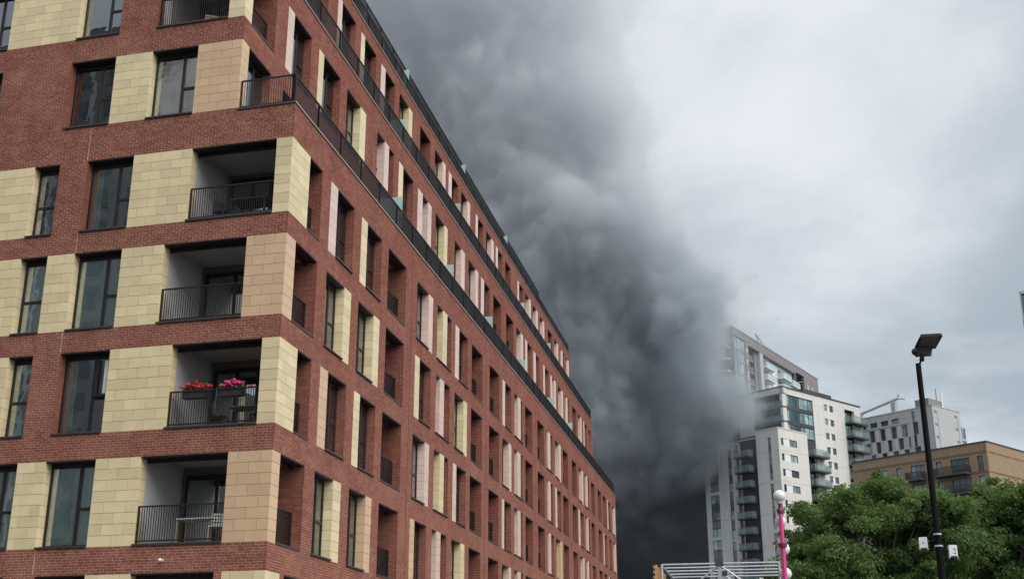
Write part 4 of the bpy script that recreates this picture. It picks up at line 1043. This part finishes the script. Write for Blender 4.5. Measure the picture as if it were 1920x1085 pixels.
wl = MB(); ops = []
for k in range(6):
    zt = 38.1 - 3.1*k
    ops += [(0.8, 1.8, zt-2.5, zt), (3.05, 6.3, zt-2.4, zt), (7.8, 8.8, zt-2.4, zt), (10.7, 13.3, zt-2.4, zt), (15.0, 15.9, zt-2.4, zt), (17.6, 19.8, zt-2.4, zt)]
fwall(FK, wl, 0.4, 24.0, 0, 40.1, ops, th=0.5); fwall(FJ, wl, 0.0, 30, 0, 40.1, [], th=0.5)
ob('wall', wl, M['tan'], TB)
m = MB(); m.box(0.6, 29.5, 2.0, 23.6, 0, 39.8); m.box(0.6, 29.5, 0.6, 2.0, 0, 39.8); ob('inner_wall', m, M['room'], TB)
m = MB(); m.box(-0.1, 30.1, -0.1, 24.1, 40.1, 40.28); ob('coping', m, M['frame'], TB)
# toothed courses: every other brick stands proud
for zc_ in (38.45, 35.35):
    m = MB(); u = 0.2
    while u < 23.6:
        FK.box(m, u, u+0.28, 0.0, 0.05, zc_, zc_+0.2); FK.box(m, u+0.28, u+0.56, 0.0, 0.05, zc_+0.18, zc_+0.38); u += 0.56
    u = 0.2
    while u < 29.6:
        FJ.box(m, u, u+0.28, 0.0, 0.04, zc_, zc_+0.12); FJ.box(m, u+0.28, u+0.56, 0.0, 0.04, zc_+0.14, zc_+0.26); u += 0.56
    ob('dentil_course', m, M['tandark'], TB, kind='stuff')
for o in ops[:18]:
    w = o[1]-o[0]; fwin(TB, FK, o[0], o[1], o[2], o[3], -0.2, panes=3 if w > 2.4 else (2 if w > 2 else 1), mat='pglass' if rng.random() < 0.55 else 'fglass', fr=0.09, vert=2 if w < 1.05 else 1)
M['balmetal'] = m_plain('dark_metal_balustrade', (0.035, 0.036, 0.04), 0.5, 0.1)
for k in range(3):
    zf = 35.75-3.1*k
    for (a_, b_) in ((3.0, 8.6), (10.6, 13.4), (17.4, 20.4)):
        if k > 1: continue
        m = MB(); FK.box(m, a_, b_, 0.0, 1.7, zf-0.35, zf-0.1); o = ob('balcony', m, M['dslab'], TB)
        g_ = MB(); n = int((b_-a_)/0.12)
        for i in range(n+1): FK.box(g_, a_+i*(b_-a_-0.03)/n, a_+i*(b_-a_-0.03)/n+0.05, 1.66, 1.7, zf-0.1, zf+1.05)
        for i in range(14): FK.box(g_, a_, a_+0.03, i*0.12, i*0.12+0.05, zf-0.1, zf+1.05)
        FK.box(g_, a_, b_, 1.64, 1.71, zf+1.0, zf+1.08); FK.box(g_, b_-0.03, b_, 0, 1.6, zf-0.1, zf+1.05)
        ob('balustrade', g_, M['balmetal'], o)

# glass tower at the right edge ----------------------------------------------
az = rad(11.86); O6 = (250*math.sin(az), 250*math.cos(az), 0)
GT = empty('glass_tower', O6, rad(90-103), label='sliver of a glazed tower with small balconies at the right edge of the picture', cat='tower')
F6 = Face((0, 0, 0), (1, 0, 0), (0, -1, 0), False); F7 = Face((0, 0, 0), (0, 1, 0), (-1, 0, 0), True)
m = MB(); m.box(0.2, 18, 0.2, 16, 0, 78.6); ob('curtain_wall', m, M['tglass'], GT)
m = MB()
for x in (0.0, 3, 6, 9, 12, 15): m.box(x, x+0.3, -0.05, 0.2, 0, 79.2)
for y in (3, 6, 9, 12): m.box(-0.05, 0.2, y, y+0.3, 0, 79.2)
m.box(0.3, 18, -0.1, 16, 78.7, 79.3); ob('frame', m, M['gclad'], GT)
for i in range(12):
    z = 72.2-3.1*i; balcony(GT, F6, 0.3, 2.9, round(z, 2), 1.3, 0.06, t=0.3)
    m = MB(); m.box(0.3, 17.9, -0.02, 0.2, z-0.4, z); ob('spandrel', m, M['frame'], GT)

# =================================================================== street things
# black lamp column
LX, LY = 24.6*math.sin(rad(7.17)), 24.6*math.cos(rad(7.17))
SL = empty('street_lamp', (LX, LY, 0), 0, label='tall black street lamp with a flat tilted head, two white boxes clamped to its post', cat='street lamp')
m = MB(); m.tube((0, 0, 0), (0, 0, 1.5), 0.085, n=16); m.tube((0, 0, 1.5), (0, 0, 4.4), 0.072, 0.068, n=16); m.tube((0, 0, 4.4), (0, 0, 7.98), 0.063, 0.052, n=16)
ob('column', m, M['black'], SL, smooth=False)
m = MB(); m.tube((0.0, 0, 7.9), (0.085, 0.08, 8.1), 0.022, n=8); m.tube((0.085, 0.08, 8.06), (0.11, 0.1, 8.18), 0.05, 0.04, n=10); ob('arm', m, M['black'], SL)
M['lens'] = m_plain('frosted_lamp_lens', (0.15, 0.12, 0.105), 0.35, 0.1, 6.0)
M['lamphead'] = m_plain('dark_lamp_housing', (0.02, 0.017, 0.018), 0.5, 0.2, 5.0)
hm = MB()
hm.hexa([(0.06, -0.18, 8.475), (0.50, -0.18, 8.475), (0.39, 0.20, 8.32), (-0.01, 0.20, 8.32), (0.09, -0.18, 8.53), (0.47, -0.18, 8.53), (0.36, 0.22, 8.40), (0.0, 0.22, 8.40)])
hm.hexa([(0.02, 0.12, 8.16), (0.24, 0.12, 8.16), (0.30, 0.24, 8.18), (-0.01, 0.24, 8.18), (0.0, 0.10, 8.33), (0.34, 0.10, 8.33), (0.34, 0.26, 8.36), (-0.03, 0.26, 8.36)])
hm.ball((-0.01, 0.16, 8.27), 0.075, 12, 8)
ob('lamp_head', hm, M['lamphead'], SL)
lm = MB(); lm.hexa([(0.10, -0.155, 8.458), (0.45, -0.155, 8.458), (0.375, 0.16, 8.329), (0.03, 0.16, 8.329), (0.10, -0.155, 8.47), (0.45, -0.155, 8.47), (0.375, 0.16, 8.341), (0.03, 0.16, 8.341)])
ob('lens', lm, M['lens'], SL)
for z in (4.62, 4.40):
    m = MB(); m.tube((0, 0, z), (0, 0, z+0.03), 0.078, n=14); ob('clamp_band', m, M['steel'], SL)
def sensor(dx, z, label, side):
    t = empty('sensor_box', (LX+dx, LY-0.05, z), rad(8*side), label=label, cat='sensor box')
    m = MB(); m.box(-0.075, 0.075, -0.05, 0.05, 0.02, 0.215); m.box(-0.07, 0.07, -0.045, 0.045, 0.215, 0.23); m.box(-0.075, -0.065, -0.05, 0.05, -0.01, 0.02); m.box(0.065, 0.075, -0.05, 0.05, -0.01, 0.02); ob('housing', m, M['whiteplastic'], t)
    m = MB(); m.box(-0.05, 0.065, -0.052, 0.04, 0.005, 0.03); ob('vent_grille', m, M['frame'], t)
    if side > 0: 
        m = MB(); m.box(0.0, 0.045, -0.053, -0.05, 0.15, 0.165); m.box(0.01, 0.05, -0.053, -0.05, 0.12, 0.13); m.box(0.0, 0.05, -0.053, -0.05, 0.07, 0.085); ob('printed_mark', m, M['frame'], t)
    else:
        m = MB(); m.tube((0.0, -0.053, 0.12), (0.0, -0.049, 0.12), 0.014, n=8); ob('printed_mark', m, M['frame'], t)
    m = MB(); x1 = -dx + (0.06 if dx > 0 else -0.06); m.tube((-0.07*side if dx*side > 0 else 0.07, 0.02, 0.13), (x1, 0.05, 0.17 if side < 0 else 0.12), 0.016, n=8)
    m.tube((-0.05*side, 0.03, 0.19), (x1*0.5, 0.04, 0.25), 0.006, n=6); m.tube((x1*0.5, 0.04, 0.25), (x1, 0.05, 0.15), 0.006, n=6); ob('bracket', m, M['black'], t)
sensor(-0.275, 4.35, 'white sensor box clamped to the left of the black lamp post', -1)
sensor(0.235, 4.19, 'white sensor box with printed marks clamped to the right of the black lamp post', 1)

# pink lamp with globes
M['pinkpaint'] = m_plain('pink_gloss_paint', (0.62, 0.055, 0.22), 0.3, 0.06, 3.0)
M['dkpink'] = m_plain('dark_magenta_paint', (0.16, 0.01, 0.05), 0.35, 0.1)
M['globe'] = m_plain('opal_globe', (0.78, 0.77, 0.74), 0.25, 0.02)
PD = 38.0; PX, PY = PD*math.sin(rad(0.455)), PD*math.cos(rad(0.455))
PL = empty('globe_lamp_post', (PX, PY, 0), 0, label='pink six sided lamp post with white globes on top and behind', cat='lamp post')
m = MB(); m.tube((0, 0, 0), (0, 0, 7.15), 0.115, 0.07, n=6); ob('column', m, M['pinkpaint'], PL)
m = MB(); m.tube((0, 0, 7.08), (0, 0, 7.2), 0.10, n=12); m.tube((0, 0, 7.2), (0, 0, 7.38), 0.055, n=10); m.tube((0, 0, 7.15), (0, 0, 7.22), 0.12, 0.10, n=12); ob('collar', m, M['dkpink'], PL)
m = MB(); m.tube((0, 0, 7.36), (0, 0, 7.48), 0.08, 0.12, n=14); ob('globe_holder', m, M['cladb'], PL)
for (x, y, z, r) in ((0, 0, 7.60, 0.185), (-0.02, 0.26, 6.87, 0.17), (0.02, 0.26, 6.03, 0.185), (0.02, 0.26, 5.30, 0.19)):
    m = MB(); m.ball((x, y, z), r, 24, 16); g_ = ob('globe', m, M['globe'], PL, smooth=True)
    if y > 0:
        m = MB(); m.tube((0, 0.06, z-0.1), (x, y, z-0.15), 0.02, n=8); ob('bracket', m, M['dkpink'], g_)
m = MB(); m.tube((0, 0, 6.06), (0, 0, 6.18), 0.13, n=12); m.tube((-0.02, 0, 6.12), (-0.26, -0.02, 6.17), 0.02, n=6); m.box(-0.3, -0.2, -0.05, 0.02, 6.15, 6.21); ob('clamp_ring', m, M['dkpink'], PL)
m = MB(); m.ball((-0.25, -0.03, 6.1), 0.03, 8, 6); ob('amber_lamp', m, m_plain('amber_lens', (0.8, 0.45, 0.12), 0.3, 0.02), PL)
def globe_post(px_az, D, z, r, label):
    t = empty('globe_lamp', (D*math.sin(rad(px_az)), D*math.cos(rad(px_az)), 0), 0, label=label, cat='lamp post', group='white globe lamps beyond the steel frame')
    m = MB(); m.tube((0, 0, 0), (0, 0, z-r), 0.05, n=8); ob('column', m, M['pinkpaint'], t); m = MB(); m.ball((0, 0, z), r, 16, 10); ob('globe', m, M['globe'], t, smooth=True)
globe_post(-0.60, 58, 1.6+58*0.0920, 0.13, 'white globe lamp just showing at the bottom edge, left of the pink post')
globe_post(0.12, 60, 1.6+60*0.0932, 0.14, 'white globe lamp at the bottom edge, close against the left of the pink post')
globe_post(0.80, 52, 1.6+52*0.0920, 0.16, 'white globe lamp at the bottom edge, right of the pink post beneath the tree')

# galvanised frame with timber side
SF = empty('steel_canopy_frame', (-1.7, 41.5, 0), 0, label='galvanised steel tube canopy frame with parallel bars, seen from below at the bottom edge', cat='canopy frame')
ZC = 5.83
for i in range(5):
    y = -1.5+i*1.05; m = MB(); m.tube((-1.84, y, ZC), (1.88, y, ZC), 0.032, n=10); ob('cross_bar', m, M['steel'], SF)
m = MB(); m.tube((-1.84, -1.6, ZC-0.03), (-1.84, 2.8, ZC-0.03), 0.035, n=8); ob('side_bar', m, M['steel'], SF)
m = MB(); m.tube((1.86, -1.6, ZC-0.03), (1.86, 2.8, ZC-0.03), 0.035, n=8); ob('side_bar', m, M['steel'], SF)
for y in (-1.55, 1.6):
    m = MB(); m.box(-0.06, 0.06, y-0.05, y+0.05, 0, ZC+0.02); ob('post', m, M['steel'], SF)
    m = MB(); m.box(-0.12, 0.12, y-0.1, y+0.1, ZC-0.07, ZC+0.06); ob('joint_plate', m, M['frame'], SF)
    for s_ in (-1, 1):
        m = MB(); m.tube((0, y, ZC-0.05), (s_*1.25, y, ZC-0.95), 0.03, n=8); ob('brace', m, M['steel'], SF)
for x in (-1.84, 1.86):
    for y in (-1.55, 2.75):
        m = MB(); m.tube((x, y, 0), (x, y, ZC), 0.04, n=8); ob('post', m, M['steel'], SF)
M['timber'] = m_plain('orange_timber', (0.55, 0.28, 0.10), 0.6, 0.2, 6.0)
TM = empty('timber_screen', (-3.72, 40.2, 0), 0, label='orange toothed timber screen standing at the left end of the steel frame', cat='timber screen')
for i in range(5):
    y = -0.25+i*0.75; m = MB(); m.box(-0.045, 0.045, y, y+0.06, 0, ZC-0.0); b_ = ob('board', m, M['timber'], TM)
m = MB()
for k in range(34): m.box(-0.10, -0.046, -0.24, -0.18, ZC-0.1-k*0.16, ZC-0.02-k*0.16)
ob('teeth', m, M['timber'], TM, kind='stuff')
# spiky shrub by the globe lamps
SP = empty('spiky_shrub', (62*math.sin(rad(-0.25)), 62*math.cos(rad(-0.25)), 0), 0, label='yellow green spiky shrub at the bottom edge between two white globe lamps', cat='shrub')
m = MB(); m.tube((0, 0, 0), (0, 0, 6.1), 0.12, 0.09, 8); ob('trunk', m, M['frame'], SP)
m = MB(); r = random.Random(3)
for i in range(160):
    a = r.uniform(0, 6.283); e = r.uniform(0.1, 1.4); L = r.uniform(0.7, 1.2); d = Vector((math.cos(a)*math.cos(e), math.sin(a)*math.cos(e), math.sin(e))); q = d.cross(Vector((0, 0, 1))).normalized()*0.02; c0 = Vector((0, 0, 6.1)); m.add([tuple(c0-q), tuple(c0+q), tuple(c0+d*L*0.6+q*1.3), tuple(c0+d*L+Vector((0, 0, -0.15))), tuple(c0+d*L*0.6-q*1.3)], [[0, 1, 2, 3, 4]])
ob('foliage', m, m_plain('yellow_green_blade', (0.22, 0.24, 0.07), 0.6, 0.3, 10.0), SP)
# dark lantern head among the trees
DLn = empty('park_lantern', (50.6*math.sin(rad(5.29)), 50.6*math.cos(rad(5.29)), 0), 0, label='dark flat topped lantern head poking out between the leaves', cat='lamp post')
zL = 1.6+50.6*0.161
m = MB(); m.tube((0, 0, 0), (0, 0, zL-0.5), 0.05, n=8); ob('column', m, M['frame'], DLn)
m = MB(); m.tube((0, 0, zL-0.12), (0, 0, zL), 0.24, 0.22, n=16); m.tube((0, 0, zL), (0, 0, zL+0.06), 0.2, 0.05, n=16); m.tube((0, 0, zL-0.5), (0, 0, zL-0.12), 0.07, 0.18, n=12); ob('lantern_head', m, M['frame'], DLn)

# =================================================================== trees
def m_leaf():
    m, nt, out = newmat('plane_tree_leaf')
    at = nn(nt, 'ShaderNodeAttribute', attribute_name='tone')
    cr = nt.nodes.new('ShaderNodeValToRGB'); lk(nt, at.outputs['Fac'], cr.inputs[0]); e = cr.color_ramp.elements
    e[0].color = (0.065, 0.115, 0.038, 1); e[1].color = (0.27, 0.34, 0.135, 1); x = e.new(0.5); x.color = (0.125, 0.20, 0.065, 1); x = e.new(0.85); x.color = (0.14, 0.215, 0.075, 1)
    b = nt.nodes.new('ShaderNodeBsdfPrincipled'); lk(nt, cr.outputs[0], b.inputs['Base Color']); b.inputs['Roughness'].default_value = 0.7; b.inputs['Specular IOR Level'].default_value = 0.2
    tr = nt.nodes.new('ShaderNodeBsdfTranslucent'); lk(nt, mixc(nt, 0.5, cr.outputs[0], (0.17, 0.27, 0.06)), tr.inputs[0])
    mx = nt.nodes.new('ShaderNodeMixShader'); mx.inputs[0].default_value = 0.42; lk(nt, b.outputs[0], mx.inputs[1]); lk(nt, tr.outputs[0], mx.inputs[2]); lk(nt, mx.outputs[0], out.inputs[0])
    return m
M['leaf'] = m_leaf(); M['bark'] = m_plain('plane_bark', (0.10, 0.085, 0.065), 0.9, 0.3, 3.0, bump=0.5)
def tree(az, D, top, lobes, seed, nleaf, label, size=0.058, group=None):
    X, Y = D*math.sin(rad(az)), D*math.cos(rad(az))
    t = empty('tree', (X, Y, 0), 0, label=label, cat='tree', group=group)
    R = np.random.RandomState(seed)
    tk = MB(); tk.tube((0, 0, 0), (0.1, 0, 2.2), 0.26, 0.2, 12); tk.tube((0.1, 0, 2.2), (0, 0.1, 4.2), 0.2, 0.15, 10); tk.tube((0, 0.1, 4.2), (0, 0, top*0.8), 0.15, 0.04, 8)
    ob('trunk', tk, M['bark'], t)
    lb = MB(); cen = []
    for (cx_, cy_, cz_, r) in lobes:
        base = Vector((0, 0.05, min(cz_-0.6, max(2.0, cz_*0.55)))); tip = Vector((cx_, cy_, cz_)); mid = (base+tip)/2+Vector((R.normal(0, .15), R.normal(0, .15), 0.25))
        lb.tube(base, mid, 0.07, 0.05, 7); lb.tube(mid, tip, 0.05, 0.025, 6)
        k = max(5, int(20*r*r))
        for i in range(k):
            v = R.normal(size=3); v /= np.linalg.norm(v); rr = r*(0.35+0.75*R.rand()**0.6)
            c = np.array([cx_, cy_, cz_])+v*rr*np.array([1, 1, 0.85]); cen.append(c)
            if i % 4 == 0: lb.tube(tip, Vector(c), 0.018, 0.006, 4, False)
    ob('limb', lb, M['bark'], t)
    cen = np.array(cen); nc = len(cen)
    ci = R.randint(0, nc, nleaf); cs = R.uniform(0.22, 0.55, nc)[ci][:, None]
    v = R.normal(size=(nleaf, 3)); v /= np.linalg.norm(v, axis=1)[:, None]
    pos = cen[ci]+v*cs*(R.rand(nleaf, 1)**0.45)*np.array([1.15, 1.15, 0.75])
    s = size*R.uniform(0.6, 1.35, (nleaf, 1))
    nrm = v*0.6+R.normal(size=(nleaf, 3))*0.7+np.array([0, 0, 0.45]); nrm /= np.linalg.norm(nrm, axis=1)[:, None]
    a = np.cross(nrm, R.normal(size=(nleaf, 3))); a /= np.linalg.norm(a, axis=1)[:, None]; b = np.cross(nrm, a)
    droop = nrm*s*0.25
    V = np.stack([pos-a*s, pos-b*s*0.62, pos+a*s-droop, pos+b*s*0.62], 1).reshape(-1, 3)
    me = bpy.data.meshes.new('crown'); me.vertices.add(len(V)); me.vertices.foreach_set('co', V.ravel().astype(np.float32))
    me.loops.add(4*nleaf); me.loops.foreach_set('vertex_index', np.arange(4*nleaf, dtype=np.int32)); me.polygons.add(nleaf)
    me.polygons.foreach_set('loop_start', (np.arange(nleaf)*4).astype(np.int32)); me.polygons.foreach_set('loop_total', np.full(nleaf, 4, np.int32))
    tone = np.clip(R.uniform(0.1, 0.9, nc)[ci]*0.55+R.rand(nleaf)*0.5, 0, 1)
    at = me.attributes.new('tone', 'FLOAT', 'FACE'); at.data.foreach_set('value', tone.astype(np.float32))
    me.polygons.foreach_set('use_smooth', np.zeros(nleaf, bool)); me.update(); me.materials.append(M['leaf']); link('crown', me, t)
def lobe_set(seed, n, wx, wy, z0, z1, prof):
    R = random.Random(seed); L = []
    for i in range(n):
        x = R.uniform(-wx, wx); zt = prof(x); z = R.uniform(z0, max(z0+0.3, zt-0.9)); L.append((x, R.uniform(-wy, wy), z, R.uniform(0.75, 1.25)))
    x = -wx
    while x <= wx: L.append((x, R.uniform(-wy*0.6, wy*0.6), prof(x)-0.85, R.uniform(0.65, 0.95))); x += 0.8
    for i in range(16): x = R.uniform(-wx-0.5, wx+0.5); L.append((x, R.uniform(-wy, 0.2), prof(max(-wx, min(wx, x)))-R.uniform(-0.25, 1.6), R.uniform(0.22, 0.42)))
    return L
D1 = 50.0
def hz(az, D, y):   # height of the picture row y seen at distance D
    return 1.6
def profL(x): return 9.7-0.10*(x)**2*0.9+0.35*math.sin(x*2.3)
tree(4.65, D1, 10.0, lobe_set(1, 46, 3.1, 2.2, 3.0, 9.6, lambda x: 10.15-0.16*(x-0.2)**2+0.25*math.sin(x*3)), 21, 200000, 'broad leafy tree left of the black lamp post, in front of the white tower')
tree(2.0, 47.0, 7.2, lobe_set(2, 14, 1.25, 1.2, 3.6, 7.0, lambda x: 6.9+0.55*x-0.1*x*x), 22, 62000, 'lower leafy tree with airy branch tips just right of the pink lamp')
tree(9.9, 52.0, 10.3, lobe_set(3, 34, 3.3, 2.2, 4.4, 9.8, lambda x: 10.0-0.09*(x-0.6)**2+0.3*math.sin(x*2.1+1)), 23, 190000, 'large leafy green tree at the right edge behind the black lamp post')
tree(7.3, 54.0, 10.0, lobe_set(4, 34, 2.8, 1.6, 3.0, 9.3, lambda x: 9.75+0.2*math.sin(x*2.5)), 24, 105000, 'leafy green tree set back between the two large ones, behind the black lamp post')

# =================================================================== smoke
def curve(nt, v, v0, v1, pts, lo, hi):
    """piecewise curve of a coordinate: pts in real units"""
    f = mrange(nt, v, v0, v1, 0.0, 1.0)
    n = nt.nodes.new('ShaderNodeFloatCurve'); lk(nt, f, n.inputs['Value']); n.inputs['Factor'].default_value = 1
    cv = n.mapping.curves[0]
    P_ = [((a-v0)/(v1-v0), (b-lo)/(hi-lo)) for a, b in pts]
    cv.points[0].location = P_[0]; cv.points[1].location = P_[-1]
    for q_ in P_[1:-1]: cv.points.new(*q_)
    for q_ in cv.points: q_.handle_type = 'AUTO_CLAMPED'
    n.mapping.update()
    return mrange(nt, n.outputs[0], 0.0, 1.0, lo, hi)
XB = [(0, -14), (24, -12.5), (33, -11.5), (43, -9), (51, -4.5), (57, -0.5), (63, -5.0), (68, -7.5), (75, -6), (87, -8), (94, -9.5), (106, -19), (125, -24), (139, -25), (153, -27), (190, -32)]
YF = [(0, 262), (22, 258), (31, 250), (38, 239), (46, 229), (53, 225), (62, 225), (80, 228), (110, 225), (150, 220), (190, 210)]
sm, nt, out = newmat('soot_smoke')
tcn = nt.nodes.new('ShaderNodeNewGeometry'); pos = tcn.outputs['Position']; sp = nt.nodes.new('ShaderNodeSeparateXYZ'); lk(nt, pos, sp.inputs[0])
xb = curve(nt, sp.outputs[2], 0, 190, XB, -40, 10)
yf = curve(nt, sp.outputs[2], 0, 190, YF, 200, 270)
nbig = noise(nt, pos, 0.034, 6.0, 0.56, 0.35)
nsm = noise(nt, pos, 0.085, 7.0, 0.62, 0.3)
nb2 = mth(nt, 'ADD', mth(nt, 'MULTIPLY', mth(nt, 'SUBTRACT', nbig, 0.5), 42.0), mth(nt, 'SUBTRACT', mth(nt, 'MULTIPLY', mth(nt, 'ABSOLUTE', mth(nt, 'SUBTRACT', nsm, 0.5)), 29.0), 3.2))
dx = mth(nt, 'SUBTRACT', xb, sp.outputs[0]); dy = mth(nt, 'SUBTRACT', sp.outputs[1], yf)
dm = nt.nodes.new('ShaderNodeMath'); dm.operation = 'SMOOTH_MIN'; lk(nt, dx, dm.inputs[0]); lk(nt, dy, dm.inputs[1]); dm.inputs[2].default_value = 8.0
sdf = mth(nt, 'ADD', dm.outputs[0], nb2)
dens = mth(nt, 'ADD', mrange(nt, sdf, -0.5, 4.5, 0.0, 1.0, True), mrange(nt, sdf, -13.0, 1.0, 0.0, 0.045, True))
dz = mrange(nt, sp.outputs[2], 40, 150, 0.29, 0.088)
dfin = mth(nt, 'MULTIPLY', dens, dz)
pv = nt.nodes.new('ShaderNodeVolumePrincipled')
lk(nt, mixc(nt, mrange(nt, sp.outputs[2], 55, 145, 0, 1, True), (0.585, 0.63, 0.67), (0.84, 0.855, 0.885)), pv.inputs['Color'])
lk(nt, dfin, pv.inputs['Density']); pv.inputs['Anisotropy'].default_value = 0.15
lk(nt, pv.outputs[0], out.inputs['Volume'])
# hull: an irregular closed skin round the plume
def interp(P_, z): return float(np.interp(z, [p[0] for p in P_], [p[1] for p in P_]))
hz_ = np.linspace(1.0, 188, 34); ring = 40; vs = []; R = np.random.RandomState(2)
for z in hz_:
    xr = interp(XB, z)+16; xl = -112 - z*0.25; y0 = interp(YF, z)-13; y1 = 330
    for i in range(ring):
        a = 2*math.pi*i/ring; ca, sa = math.cos(a), math.sin(a); k = 5.0
        rr = (abs(ca)**k+abs(sa)**k)**(-1/k)
        x = (xr+xl)/2+(xr-xl)/2*rr*ca; y = (y0+y1)/2+(y1-y0)/2*rr*sa
        vs.append((x+R.uniform(-1.2, 0.4), y+R.uniform(-0.5, 1.5), z+R.uniform(-0.8, 0.8)*(0 if z in (hz_[0], hz_[-1]) else 1)))
fs = [[j*ring+i, j*ring+(i+1) % ring, (j+1)*ring+(i+1) % ring, (j+1)*ring+i] for j in range(len(hz_)-1) for i in range(ring)]
fs += [list(range(ring))[::-1], list(range((len(hz_)-1)*ring, len(hz_)*ring))]
h = MB(); h.add(vs, fs)
ob('smoke_plume', h, sm, label='huge dark grey smoke plume billowing up behind the brick building and over the white tower', cat='smoke', kind='stuff')

# two birds, specks in the sky
for k, (azb, tb, lb_) in enumerate(((0.28, 0.319, 'tiny dark bird gliding in the pale sky right of the smoke'), (0.95, 0.307, 'tiny bird below and right of the other in the pale sky'))):
    Db = 150; t = empty('bird', (Db*math.sin(rad(azb)), Db*math.cos(rad(azb)), 1.6+Db*tb), rad(30*k), label=lb_, cat='bird'); t.scale = (0.42, 0.42, 0.42)
    m = MB(); m.tube((0, -0.2, 0), (0, 0.2, 0.02), 0.05, 0.03, 8); m.ball((0, -0.24, 0.01), 0.045, 8, 6); m.add([(0, 0.2, 0.02), (-0.07, 0.33, 0.02), (0.07, 0.33, 0.02)], [[0, 1, 2]]); ob('body', m, M['greyfurn'], t)
    for s_ in (-1, 1):
        m = MB(); m.add([(0, -0.1, 0.03), (0, 0.08, 0.03), (s_*0.28, 0.08, 0.13), (s_*0.28, -0.04, 0.14), (s_*0.58, 0.12, 0.06)], [[0, 1, 2, 3], [3, 2, 4]]); ob('wing', m, M['greyfurn'], t)
